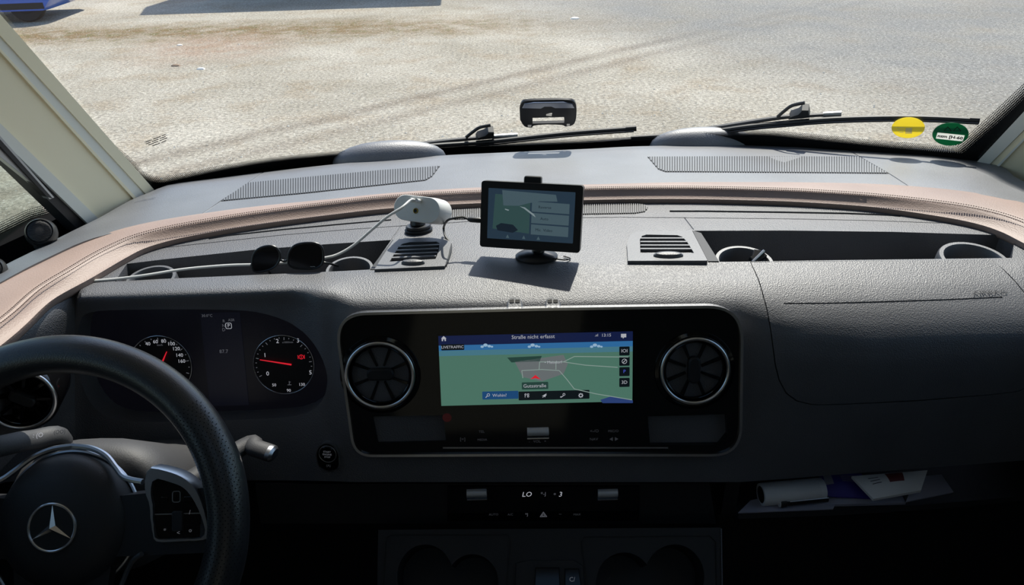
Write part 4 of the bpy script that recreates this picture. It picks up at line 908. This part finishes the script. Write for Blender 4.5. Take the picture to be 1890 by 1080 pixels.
# ------------------------------------------------------------------ lower console with cup holders
KL = Frame(ay(1010, 1000, .715), (1, 0, 0), (0, .80, .60))
lc = thing('cup_console', KL.p(0, -.15, -.03), 'dark lower centre console with twin cup holder pairs', 'console')
kl = lambda pp, z=0: [KL.hit(x, y, z) for x, y in pp]
base = MB().plate(KL, kl([(698, 978), (1330, 974), (1332, 1100), (696, 1100)])+[], -.06, 0).mesh('b')
def blob(px, py, rx, ry): return polar([KL.hit(px+rx*math.cos(a), py+ry*math.sin(a)) for a in np.linspace(0, 2*math.pi, 40, endpoint=False)], KL.hit(px, py), 40)
for px, py, rx, ry in ((785, 1065, 52, 60), (872, 1075, 48, 52), (1152, 1075, 52, 55), (1245, 1065, 55, 60)):
    base = boolean(base, MB().plate(KL, blob(px, py, rx, ry), -.055, .02).mesh('c'))
place(base, 'console_body', 'dark', lc, 30)
for pp in ([(712, 992), (722, 986), (938, 986), (944, 1000), (934, 1095), (706, 1095)], [(1072, 1000), (1078, 990), (1310, 988), (1322, 1000), (1324, 1095), (1086, 1095)]):
    MB().ringplate(KL, kl(pp), inset(kl(pp), .0012), -.001, .0014).build('tray_seam', 'black', lc)
MB().plate(KL, inset(kl([(952, 1040), (975, 1034), (1060, 1034), (1076, 1045), (1080, 1098), (950, 1098)]), 0), 0, .003, .001).build('switch_panel', 'dark', lc)
for pp in ([(988, 1048), (1032, 1048), (1034, 1095), (986, 1095)], [(1042, 1050), (1068, 1050), (1074, 1095), (1042, 1095)]): MB().plate(KL, kl(pp), .002, .005, .001).build('switch', 'gloss', lc)
x_, y_ = KL.hit(1056, 1070, .005); text(KL, 'C/', x_, y_, .008, 'w_dim', lc, 'switch_print', .0054)
MB().tube([KL.p(*KL.hit(1331, 976), .001), KL.p(*KL.hit(1333, 1100), .001)], .0009, 6).build('edge_bead', 'dash', lc)

# ------------------------------------------------------------------ open parcel shelf under the glovebox and what lies in it
zP = -.782
ps = thing('parcel_shelf', Vector((.55, .80, zr(zP-.02))), 'open dark shelf under the glovebox holding papers', 'shelf')
sp0 = [(1362, 951), (1450, 948), (1560, 944), (1740, 932), (1960, 912)]
front = [az(x, y, zP) for x, y in sp0]
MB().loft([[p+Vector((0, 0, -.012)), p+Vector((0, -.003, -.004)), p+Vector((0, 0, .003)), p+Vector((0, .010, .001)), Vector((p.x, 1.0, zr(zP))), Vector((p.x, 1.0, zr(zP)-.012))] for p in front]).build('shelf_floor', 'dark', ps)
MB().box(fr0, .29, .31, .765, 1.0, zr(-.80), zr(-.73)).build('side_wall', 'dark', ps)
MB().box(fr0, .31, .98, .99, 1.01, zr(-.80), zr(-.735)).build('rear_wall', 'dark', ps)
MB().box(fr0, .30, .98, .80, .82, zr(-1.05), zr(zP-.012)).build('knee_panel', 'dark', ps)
def on_sh(px, py, dz): return az(px, py, zP+dz)
# folded sheet at the front
def sheet(name, label, pp, dz, t, m_, cat='paper', curl=0):
    P = [on_sh(x, y, dz) for x, y in pp]
    return MB().prism(P, (0, 0, t)).build(name, m_, None, label=label, cat=cat)
sh = [on_sh(x, y, .004) for x, y in ((1362, 948), (1385, 925), (1480, 905), (1545, 925), (1537, 941))]
MB().prism(sh, (0, 0, .0015)).build('folded_sheet', 'greypaper', None, label='pale folded paper sheet at the front left of the open shelf', cat='paper')
a, b = on_sh(1404, 913, .0185), on_sh(1517, 903, .0185); d = (b-a)
pr = thing('paper_roll', a-Vector((0, 0, .0165)), 'thick white paper roll lying in the open shelf', 'paper roll')
f = Frame(a, d.cross(Vector((0, 0, 1))), (0, 0, 1)); f = Frame(a, Vector((0, 0, 1)).cross(d), d.cross(Vector((0, 0, 1)).cross(d)))
L = d.length; sg = 1 if f.ez.dot(d) > 0 else -1
MB().lathe(f, [(.012, 0), (.0156, 0), (.016, sg*.004), (.016, sg*(L*.9)), (.0157, sg*(L*.905)), (.0160, sg*(L*.93)), (.016, sg*L), (.012, sg*L)], 36, cap=False).build('paper_layers', 'paper', pr)
MB().lathe(f, [(.0120, sg*.0005), (.0120, sg*L*.98)], 32, cap=False).build('core', 'dark', pr)
a, b = on_sh(1438, 928, .0125), on_sh(1526, 919, .0125); d = b-a
tc_ = thing('torch', a, 'slim black metal torch in front of the white paper roll', 'torch')
MB().tube([a, a+d*.03, a+d*.12, a+d*.14, b], [.0062, .0072, .0072, .0060, .0060], 18).build('barrel', 'blackplastic', tc_)
MB().tube([a-d*.012, a+d*.002], [.0058, .0064], 18).build('lens_cap', 'silverp', tc_)
MB().tube([a+d*.2+Vector((0, -.0045, .0042)), b+Vector((0, -.0045, .0042))], .0006, 6).build('clip', 'satin', tc_)
def leaf(name, label, quad, dzs, t, m_, cat):               # a flexible sheet with a gentle bend
    P = [on_sh(x, y, z) for (x, y), z in zip(quad, dzs)]; rows = []
    for j in range(7):
        v = j/6; rows.append([P[0].lerp(P[1], i/8).lerp(P[3].lerp(P[2], i/8), v)+Vector((0, 0, .006*math.sin(math.pi*i/8)*math.sin(math.pi*v))) for i in range(9)])
    o = thing(name, P[0], label, cat); mb = MB(); top = rows; bot = [[p-Vector((0, 0, t)) for p in r] for r in rows]
    mb.grid(top); mb.grid(bot)
    edge = [top[0][i] for i in range(9)]+[top[j][8] for j in range(1, 7)]+[top[6][i] for i in range(7, -1, -1)]+[top[j][0] for j in range(5, 0, -1)]
    mb.loft([edge, [p-Vector((0, 0, t)) for p in edge]], cap=False); mb.build('sheet', m_, o, fix=False)
    return o, (lambda u, v, h=.0006: P[0].lerp(P[1], u).lerp(P[3].lerp(P[2], u), v)+Vector((0, 0, .006*math.sin(math.pi*u)*math.sin(math.pi*v)+h)))
def patch(o, S, u0, v0, u1, v1, m_, name, n=4):
    MB().grid([[S(lerp(u0, u1, i/n), lerp(v0, v1, j/n)) for i in range(n+1)] for j in range(n+1)]).build(name, m_, o, fix=False)
o, S = leaf('booklet', 'thin grey booklet at the front of the open shelf under the blue leaflet', [(1508, 932), (1672, 928), (1660, 905), (1520, 905)], (.006, .006, .008, .008), .004, 'greypaper', 'booklet')
o, S = leaf('leaflet', 'violet blue printed leaflet between the paper roll and the white sachet', [(1519, 915), (1612, 920), (1590, 874), (1512, 876)], (.016, .014, .030, .032), .002, 'bluepaper', 'leaflet')
patch(o, S, .08, .45, .26, .92, 'greypaper', 'printed_box')
for k in range(5): patch(o, S, .45, .55+.07*k, .85, .575+.07*k, 'greypaper', 'printed_line', 2)
o, S = leaf('sachet', 'white plastic sachet with dark red label on top of the papers', [(1612, 921), (1700, 905), (1712, 868), (1572, 879)], (.026, .028, .046, .044), .004, 'paper', 'sachet')
patch(o, S, .42, .45, .66, .95, 'redlabel', 'red_label')
for k in range(3): patch(o, S, .16, .5+.13*k, .30, .53+.13*k, 'inkblue', 'printed_line', 2)
o, S = leaf('leaflet', 'grey folded leaflet at the right end of the papers in the shelf', [(1672, 926), (1760, 908), (1738, 876), (1690, 880)], (.010, .010, .022, .024), .002, 'greypaper', 'leaflet')

# ------------------------------------------------------------------ reversing monitor on the deck
bl_, br_ = az(886, 455, -.447), az(1070, 467, -.447); ex = (br_-bl_).normalized(); hz = Vector((-ex.y, ex.x, 0)); ta = math.radians(17)
MO = Frame((bl_+br_)/2, ex, UPV*math.cos(ta)+hz*math.sin(ta))
mon = thing('monitor', Vector((.028, .94, zr(zD))), 'small black reversing camera monitor standing on the dash deck', 'monitor')
MW, MH = (br_-bl_).length, .092
MB().plate(MO, rrect(0, MH/2, MW, MH, .004, 4), -.016, .0, .0015).build('casing', 'blackplastic', mon)
MB().ringplate(MO, rrect(0, MH/2, MW, MH, .004, 4), rrect(0, MH/2+.0015, MW-.020, MH-.022, .001, 4), -.002, .0015).build('bezel', 'blackplastic', mon)
mw, mh = MW-.020, MH-.022; mx = lambda u: -mw/2+mw*u; my = lambda v: MH/2+.0015+mh/2-mh*v
msc = MB().plate(MO, [(mx(0), my(1)), (mx(1), my(1)), (mx(1), my(0)), (mx(0), my(0))], -.001, .0003).build('screen', 'mon', mon)
def mp(pts, m_, name, z=.0004): return MB().plate(MO, [(mx(u), my(v)) for u, v in pts], z, z+.0001).build(name, m_, msc)
mp([(.08, .11), (.49, .13), (.49, .86), (.06, .80)], 'mongr', 'camera_picture'); mp([(.16, .03), (.78, .07), (.80, .20), (.60, .21), (.47, .26), (.36, .32), (.18, .33)], 'monhi', 'picture_sky', .0006)
mp([(.10, .74), (.16, .68), (.30, .70), (.36, .80), (.30, .86), (.12, .83)], 'monlo', 'picture_shadow', .0006)
for k in range(3): mp([(.51, .22+.225*k), (.94, .235+.225*k), (.94, .43+.225*k), (.51, .42+.225*k)], 'monhi', 'menu_tile', .0005)
for k, t_ in enumerate(('Reverse', 'Auto', 'Mic  Video')):
    text(MO, t_, mx(.66), my(.325+.225*k), .0055, 'monlo', msc, 'menu_text', .0008)
mp([(.37, .33), (.43, .345), (.54, .47), (.56, .53), (.53, .50), (.42, .37)], 'monline', 'guide_line', .0008)
mp([(.20, .39), (.25, .41), (.24, .43), (.20, .41)], 'monline', 'guide_mark', .0008)
for u_, sh_ in ((.24, 'tri'), (.43, 'star'), (.60, 'tri')): mp([(u_-.02, .97), (u_+.02, .97), (u_, .90)], 'monhi', 'menu_icon')
MB().plate(MO, rrect(.0, MH+.003, .024, .012, .003), -.014, -.003, .001).build('top_clip', 'blackplastic', mon)
MB().tube([MO.p(.012, .012, -.016), MO.p(.010, -.004, -.020), MO.p(.008, -.012, -.018)], [.008, .009, .011], 14).build('pivot', 'blackplastic', mon)
fp = Frame(Vector((MO.p(.008, 0, -.014).x, MO.p(.008, 0, -.014).y, zr(zD))), (1, 0, 0), (0, 1, 0))
MB().lathe(fp, [(.030, 0), (.030, .003), (.026, .006), (.012, .009)], 36, sy=.75).build('foot', 'blackplastic', mon)
MB().tube(smooth_path([fp.p(.02, -.012, .004), fp.p(.038, -.016, .003), fp.p(.047, -.010, .002), fp.p(.038, -.002, .002)], 6), .0010, 6).build('lead', 'bcable', mon)
# black power cable plugged into the monitor's side
bc = thing('power_cable', az(845, 430, zD), 'thin black cable looping from the monitor to the dash vent', 'cable')
pe = MO.p(-MW/2-.0005, .036, -.008); po = pe-MO.ex*.020+Vector((0, 0, .001))
MB().tube([pe, pe-MO.ex*.003, pe-MO.ex*.016, po], [.0032, .0040, .0038, .0024], 12).build('plug', 'blackplastic', bc)
MB().tube(smooth_path([po, po-MO.ex*.008+Vector((0, .001, .002)), ay(838, 403, .965), ay(826, 407, .975), az(819, 420, -.452), az(822, 436, -.459), az(831, 449, -.463), az(832, 462, -.463), az(827, 478, -.463), az(822, 490, -.463), az(820, 493, -.470)], 6), .0017, 8).build('lead', 'bcable', bc)

# ------------------------------------------------------------------ white sensor box on a black foot
nS = Vector((-.30, -.82, .42)).normalized(); exS = Vector((0, 0, 1)).cross(nS).normalized(); SB = Frame(ay(769, 385.5, .990), exS, nS.cross(exS))
sen = thing('air_sensor', az(775, 430, zD), 'white capsule shaped sensor box with perforated face on black foot', 'sensor')
st_ = rrect(0, 0, .074, .037, .0184, 9)
MB().loft([[SB.p(x*k, y*k, z) for x, y in st_] for k, z in ((.96, -.046), (1.0, -.043), (1.03, -.02), (1.0, -.0015), (.97, 0))]).build('shell', 'white', sen, 40)
ho = MB()
for i in range(-9, 10):
    for j in range(-4, 5):
        x, y = i*.0036+(.0018 if j % 2 else 0), j*.0034
        if abs(x) < .033 and abs(y) < .0145 and math.hypot(max(abs(x)-.0185, 0), y) < .0145 and not (abs(x) < .014): ho.plate(SB, circ(x, y, .0008, 6), -.0002, .00015)
ho.build('perforation', 'pillar_grey', sen, kind='stuff')
jk = MB().torus(Frame(SB.p(-.001, -.003, .0004), SB.ex, SB.ey), .0032, .0008, 24, 8).build('jack_ring', 'brass', sen)
MB().lathe(Frame(SB.p(-.001, -.003, 0), SB.ex, SB.ey), [(.0026, 0), (.0026, .0004)], 16).build('jack_hole', 'black', jk)
MB().plate(SB, rrect(-.003, .0115, .020, .0062, .002), -.001, .0006).build('port', 'pillar_grey', sen)
ft = Frame(az(773, 427, zD), (1, .25, 0), (0, 1, 0))
MB().lathe(ft, [(.021, 0), (.0215, .004), (.020, .0055)], 36, sy=.7).build('foot_plate', 'blackplastic', sen)
MB().lathe(ft, [(.019, .006), (.0195, .009), (.018, .0105)], 36, sy=.7).build('foot_ring', 'blackplastic', sen)
MB().tube([ft.p(0, .004, .009), ft.p(.001, .008, .022)], [.012, .011], 20).build('foot_neck', 'blackplastic', sen)
wc = thing('usb_cable', az(300, 500, zD), 'white cable from the sensor box trailing along the driver side trough', 'cable')
pS = SB.p(.001, .0115, .001); pE = SB.p(-.004, .011, .014)
for dx in (-.005, .005): MB().tube([SB.p(dx-.002, .0115, .0), SB.p(dx-.002, .0115, .010)], .0030, 10).build('plug', 'white', wc)
MB().tube(smooth_path([SB.p(0, .0115, .009), SB.p(-.004, .0105, .015), ay(742, 383, .965), ay(715, 400, .958), ay(690, 421, .952), ay(655, 451, .943), ay(625, 469, .934), ay(600, 476, .930), ay(560, 482, .928), ay(480, 488, .930), ay(420, 490, .928), ay(340, 497, .920), ay(270, 508, .905), ay(215, 515, .902), ay(150, 521, .893), ay(132, 529, .876), ay(122, 540, .862)], 7), .0019, 8).build('lead', 'wcable', wc)

# ------------------------------------------------------------------ sunglasses lying in the driver side trough
GL = Frame(ay(528, 478, .925), (1, -.03, .035), (0, .30, .95))
sg_ = thing('sunglasses', GL.p(0, -.02, 0), 'dark framed sunglasses resting at the front of the driver side trough', 'sunglasses')
def lens(pp):
    q = polar([GL.hit(x, y) for x, y in sm2(pp+[pp[0]], 4)], GL.hit(sum(p[0] for p in pp)/len(pp), sum(p[1] for p in pp)/len(pp)), 36)
    MB().plate(GL, q, -.001, .0004).build('lens', 'lens', sg_)
    P = [GL.p(x, y, 0) for x, y in q]; P.append(P[0]); P.append(P[1]); MB().tube(P, .0017, 8).build('lens_rim', 'blackplastic', sg_)
lens([(465, 490), (468, 470), (480, 458), (500, 454), (513, 460), (517, 475), (510, 490), (497, 498), (478, 502), (468, 500)])
lens([(532, 488), (533, 468), (543, 454), (560, 449), (582, 449), (594, 456), (597, 472), (594, 488), (580, 496), (556, 496), (540, 494)])
MB().tube(smooth_path([GL.p(*GL.hit(514, 478)), GL.p(*GL.hit(520, 482), -.003), GL.p(*GL.hit(527, 482), -.003), GL.p(*GL.hit(533, 478))], 5), .0018, 8).build('bridge', 'blackplastic', sg_)
for hp, en in (((596, 484), (.036, -.035, -.10)), ((466, 488), (-.012, -.03, -.10))):
    h_ = GL.hit(*hp); c_ = (h_[0]+.006 if hp[0] > 530 else h_[0]-.003, h_[1]-.003)
    MB().tube(smooth_path([GL.p(h_[0], h_[1], 0), GL.p(c_[0], c_[1], -.006), GL.p(c_[0]+.002, c_[1]-.012, -.05), GL.p(c_[0]+.001, c_[1]-.028, -.075)], 5), .0017, 8).build('temple', 'blackplastic', sg_)
x_, y_ = GL.hit(577, 492, .0006); text(GL, 'ray', x_, y_, .005, 'monline', sg_, 'lens_print', .0007) if False else text(GL, '~~', x_, y_, .006, 'white', sg_, 'lens_print', .0007)
# small black clip in the passenger cup holder
cp = thing('clip', az(1396, 476, -.475), 'small black clip lying in the passenger side cup holder', 'clip')
fc = Frame(az(1396, 474, -.470), (.8, .4, .3), (-.3, .7, .5)); MB().plate(fc, [(-.010, -.008), (.012, -.008), (.012, .002), (.004, .010), (-.004, .004), (-.010, .004)], -.004, .004, .001).build('jaw', 'blackplastic', cp)
MB().tube([fc.p(-.012, -.004, .004), fc.p(.012, .0, .006)], .0018, 8).build('spring', 'satin', cp)

# ------------------------------------------------------------------ small round loudspeakers on the left sill
def tweeter(px, py, rpx, z, label):
    c = az(px, py, z); R = abs(az(px+rpx, py, z).x-c.x); n_ = Vector((.35, -.72, .60)).normalized(); e = UPV.cross(n_).normalized(); f = Frame(c+Vector((0, 0, R*.72)), e, n_.cross(e))
    o = thing('speaker', c, label, 'speaker', 'small speakers on the left sill')
    MB().lathe(f, [(R*math.cos(math.radians(a)), R*math.sin(math.radians(a))) for a in (-88, -75, -60, -45, -30, -15, 0, 15, 28, 36)]+[(R*.80, R*.56), (R*.78, R*.50)], 40).build('housing', 'blackplastic', o, 60)
    MB().lathe(f, [(R*.78, R*.50), (R*.72, R*.56), (R*.5, R*.62), (R*.2, R*.65), (R*.02, R*.655)], 36).build('grille', 'dark', o)
    k = MB()
    for i in range(-7, 8):
        hh = math.sqrt(max(0, (R*.70)**2-(i*R*.095)**2)); k.tube([f.p(-hh, i*R*.095, R*.60+.0), f.p(-hh*.5, i*R*.095, R*.64), f.p(hh*.5, i*R*.095, R*.64), f.p(hh, i*R*.095, R*.60)], R*.012, 5)
    k.build('grille_ribs', 'blackplastic', o, kind='stuff'); MB().lathe(Frame(c, (1, 0, 0), (0, 1, 0)), [(R*.72, -.004), (R*.72, .003), (R*.6, .006)], 30).build('foot', 'blackplastic', o)
tweeter(83, 448, 26, -.476, 'black ball shaped speaker on the sill below the side window')
tweeter(-8, 515, 24, -.470, 'black speaker half out of view at the left end of the sill')

# ------------------------------------------------------------------ sensor bracket on the windscreen
HB = Frame(ws(1011, 211, -.006), (1, -.06, 0), (0, -.514, .857))
hm = thing('sensor_bracket', HB.p(0, -.03, 0), 'black slotted sensor bracket stuck to the windscreen', 'bracket')
ho_ = [HB.hit(x, y, .010) for x, y in sm2([(959, 200), (963, 190), (975, 186.5), (1015, 185), (1048, 185), (1060, 189), (1064, 200), (1063, 220), (1058, 231), (1045, 234), (1038, 231), (1010, 230), (985, 232), (980, 236), (968, 234), (960, 222)], 3)]
g = MB().plate(HB, ho_, .004, .011, .002).mesh('g')
for pp in ([(983, 217), (1041, 215.5), (1042, 226), (983, 227.5)], [(1008, 210), (1014, 208.5), (1019, 208), (1019, 214), (1014, 213.5), (1008, 213)], [(974, 230), (981, 230), (981, 234), (974, 234)], [(1046, 228), (1052, 228), (1052, 232), (1046, 232)]):
    g = boolean(g, MB().plate(HB, [HB.hit(x, y, .010) for x, y in pp], -.02, .03).mesh('c'))
place(g, 'bracket_shell', 'blackplastic', hm, 30)
MB().plate(HB, rrect(-.012, .019, .03, .008, .002), -.004, .005).build('mount_pad', 'blackplastic', hm)
MB().plate(HB, [HB.hit(x, y, .010) for x, y in ((964, 197), (968, 190), (985, 187.5), (1040, 186.5), (1056, 190), (1060, 197), (1025, 197), (1018, 194), (1005, 194), (998, 198))], .011, .0145, .001).build('top_lip', 'satin', hm)

# ------------------------------------------------------------------ stickers on the glass
def sticker(name, label, px, py, rx, ry, m_):
    c = ws(px, py, -.004); e = (ws(px+10, py, -.004)-ws(px-10, py, -.004)); f = Frame(c, e, (0, -.514, .857)); R = abs(f.hit(px+rx, py)[0]); Ry = abs(f.hit(px, py-ry)[1])
    o = thing(name, c, label, 'sticker'); MB().plate(f, circ(0, 0, R, 48, Ry), -.0004, .0002).build('disc', m_, o); return o, f, R, Ry
o, f, R, Ry = sticker('sticker', 'round yellow sticker at the lower right of the windscreen', 1676, 236, 31, 19.5, 'ywl')
MB().plate(f, [(-R*.15, -Ry*.55), (R*.25, -Ry*.55), (R*.25, Ry*.0), (-R*.15, 0)], .0002, .0004).build('white_field', 'strip', o)
for k in range(3): MB().plate(f, [(-R*(.75-.1*k), Ry*(.0-.22*k)), (-R*(.25), Ry*(.0-.22*k)), (-R*.25, Ry*(.05-.22*k)), (-R*(.75-.1*k), Ry*(.05-.22*k))], .0002, .0004).build('printed_line', 'strip', o)
o, f, R, Ry = sticker('sticker', 'round green sticker with white handwritten strip by the right pillar', 1754, 248, 34, 21.5, 'grn')
fs = Frame(f.p(0, -Ry*.22, .0003), f.ex*math.cos(.16)-f.ey*math.sin(.16), f.ey); d_ = [c for c in o.children][0]; me_ = boolean(MB().plate(f, circ(0, 0, R, 48, Ry), -.0004, .0002).mesh('a'), MB().box(fs, -R*.765, R*.765, -Ry*.275, Ry*.275, -.002, .002).mesh('b')); bpy.data.objects.remove(d_); place(me_, 'disc', 'grn', o)
MB().box(fs, -R*.76, R*.76, -Ry*.27, Ry*.27, -.0005, .0001).build('white_strip', 'strip', o)
text(fs, 'nzm [H-60', 0, 0, .0095, 'frit', o, 'handwriting', .0004, thick=.0004)
text(f, '△△', R*.1, Ry*.45, .015, 'frit', o, 'symbol', .0004)

# ------------------------------------------------------------------ wipers outside
def wiper(name, label, blade, arm, joint):
    o = thing(name, ws(*arm[0], .03), label, 'wiper', 'windscreen wipers')
    P = smooth_path([ws(x, y, .022) for x, y in blade], 6); MB().tube(P, .0066, 8, flat=.8).build('blade', 'rubber', o)
    MB().tube([p+Vector((0, -.008, -.004)) for p in P], .0022, 6).build('rubber_lip', 'rubber', o)
    A = smooth_path([ws(x, y, .036) for x, y in arm], 6); n = len(A); MB().tube(A, [lerp(.0095, .0055, i/n) for i in range(n)], 8, flat=.6).build('arm', 'rubber', o)
    jx, jy = joint; c = ws(jx, jy, .034); f = Frame(c, ws(jx+20, jy-2, .034)-c, (0, -.514, .857))
    MB().plate(f, [(-.024, -.010), (.016, -.010), (.016, .010), (.004, .012), (-.004, .003), (-.020, -.002)], -.010, .010, .002).build('joint', 'rubber', o)
    MB().tube(smooth_path([f.p(-.045, -.006, .0), f.p(-.030, .008, 0), f.p(-.014, .020, 0), f.p(.010, .024, 0)], 5), .0035, 8).build('hose', 'rubber', o)
    e = P[-1]; MB().tube([P[-2], e+(e-P[-2])*.4], .0066, 8).build('end_cap', 'rubber', o)
    e2 = A[-1]; MB().tube([A[-5], e2], .0058, 8).build('arm_tip', 'alu', o); return o
wiper('wiper', 'right wiper with long blade reaching the stickers', [(1165, 255), (1290, 246), (1380, 234), (1440, 228), (1540, 220), (1680, 217), (1803, 222)], [(1060, 268), (1200, 254), (1330, 234), (1440, 217), (1500, 213), (1553, 210)], (1478, 207))
wiper('wiper', 'left wiper lying below the sensor bracket', [(640, 289), (780, 271), (900, 262), (1040, 247), (1169, 237)], [(560, 298), (690, 280), (800, 263), (880, 255), (955, 250)], (898, 246))

# ------------------------------------------------------------------ blue car, added unseen hut, stones, gravel and dry grass outside
cb = az(112, 40, -H)
car = thing('car', Vector((cb.x-2, cb.y+.9, 0)), 'bright blue car parked at the far left edge', 'car')
cfr = Frame(Vector((cb.x, cb.y, 0)), (1, .10, 0), (0, 0, 1))          # x along the car's length, y up, z towards us
prof = [(0, .42), (-.04, .62), (-.15, .78), (-.9, .92), (-1.25, 1.0), (-1.9, 1.42), (-2.4, 1.48), (-3.3, 1.44), (-3.95, 1.02), (-4.15, .95), (-4.22, .60), (-4.18, .36), (-3.9, .19), (-.2, .19)]
MB().loft([[cfr.p(-2.1+(x+2.1)*k, .28+(y-.28)*k2, z) for x, y in prof] for k, k2, z in ((.985, .97, 0), (1, 1, -.10), (1, 1, -1.6), (.985, .97, -1.72))]).build('body', 'bluecar', car, 30)
MB().plate(cfr, [(-1.42, 1.02), (-1.95, 1.36), (-2.45, 1.41), (-3.2, 1.37), (-3.6, 1.04)], -.02, .012).build('side_window', 'carglass', car)
for wx in (-.52, -3.35):
    f = Frame(cfr.p(wx, .31, .0), cfr.ex, cfr.ey)
    t_ = MB().lathe(f, [(.18, -.20), (.28, -.20), (.30, -.16), (.30, -.06), (.28, -.02), (.18, -.02)], 32).build('wheel', 'tyre', car)
    MB().lathe(f, [(.17, -.022), (.16, -.016), (.05, -.012), (.01, -.012)], 24).build('hubcap', 'dark', t_)
MB().plate(cfr, [(-.12, .50), (-.50, .50), (-.45, .62), (-.12, .66)], -.01, .012).build('lamp', 'white', car)
MB().box(cfr, -4.0, -.2, .22, .32, -1.6, .006).build('sill', 'dark', car)
shd = thing('added_shed', Vector((-3.4, 18.5, 0)), 'added board hut out of view beyond the gravel yard, casting shade at the top edge', 'added_shed')  # unseen building, added for the shadow it throws on the yard
fsd = Frame(Vector((-5.7, 16.7, 0)), (1, .05, 0), (0, 0, 1))
for k in range(24): MB().box(fsd, k*.2, k*.2+.19, 0, 3.0, -3.0 if k in (0, 23) else -.04, 0).build('plank', 'wood', shd)
MB().loft([[fsd.p(x, y, z) for x, y in ((-.3, 3.0), (-.3, 3.12), (5.1, 3.12), (5.1, 3.0))] for z in (.35, -3.3)]).build('eave', 'rooftile', shd)
MB().loft([[fsd.p(-.3, 3.1, .35), fsd.p(-.3, 3.1, -3.3), fsd.p(-.3, 4.3, -1.5)], [fsd.p(5.1, 3.1, .35), fsd.p(5.1, 3.1, -3.3), fsd.p(5.1, 4.3, -1.5)]]).build('roof', 'rooftile', shd)
MB().box(fsd, 1.8, 2.8, 0, 2.0, -.02, .03).build('door', 'dark', shd)
rnd = random.Random(3)
def stone(px, py, r, label, m_='stonew'):
    c = az(px, py, -H); f = Frame(c, (1, 0, 0), (0, 1, 0)); rings = []
    for a in (-30, 0, 30, 60, 85): rings.append([f.p(r*math.cos(math.radians(a))*(1+rnd.uniform(-.15, .15))*math.cos(t), .6*r*math.cos(math.radians(a))*(1+rnd.uniform(-.15, .15))*math.sin(t), r*.45*math.sin(math.radians(a))) for t in [2*math.pi*k/9 for k in range(9)]])
    MB().loft(rings).build('stone', m_, None, 20, label=label, cat='stone')
M['stonew'] = mat('pale limestone', srgb(228, 222, 212), .8, var=.1, vscale=8); M['stoneb'] = mat('brown stone', srgb(150, 128, 108), .9, var=.15, vscale=8)
stone(1061, 35, .075, 'pale white stone lying far out above the sensor bracket'); stone(371, 128, .055, 'flat white stone on the gravel at upper left'); stone(332, 84, .045, 'small white stone on the brown earth patch', 'stonew'); stone(325, 122, .06, 'brown stone left of the flat white stone', 'stoneb')
pb = MB()
for i in range(7000):
    Y = 4.2+rnd.random()**1.3*9.5; X = rnd.uniform(-.62, .70)*Y*1.1; r = rnd.uniform(.004, .010)*(1 if rnd.random() < .96 else 1.8); a = rnd.uniform(0, 6.28); c, s_ = math.cos(a), math.sin(a); e = rnd.uniform(.6, 1)
    pb.add([Vector((X+(x*c-y*e*s_)*r, Y+(x*s_+y*e*c)*r, z*r)) for x, y, z in ((1, 0, .1), (0, 1, .1), (-1, 0, .1), (0, -1, .1), (.1, 0, .75))], [(0, 1, 4), (1, 2, 4), (2, 3, 4), (3, 0, 4)])
M['pebble'] = mat('pale pebble', srgb(200, 194, 182), .85, var=.3, vscale=60)
pb.build('gravel', 'pebble', None, 10, fix=False, label='loose pale pebbles scattered over the gravel yard', cat='gravel', kind='stuff')
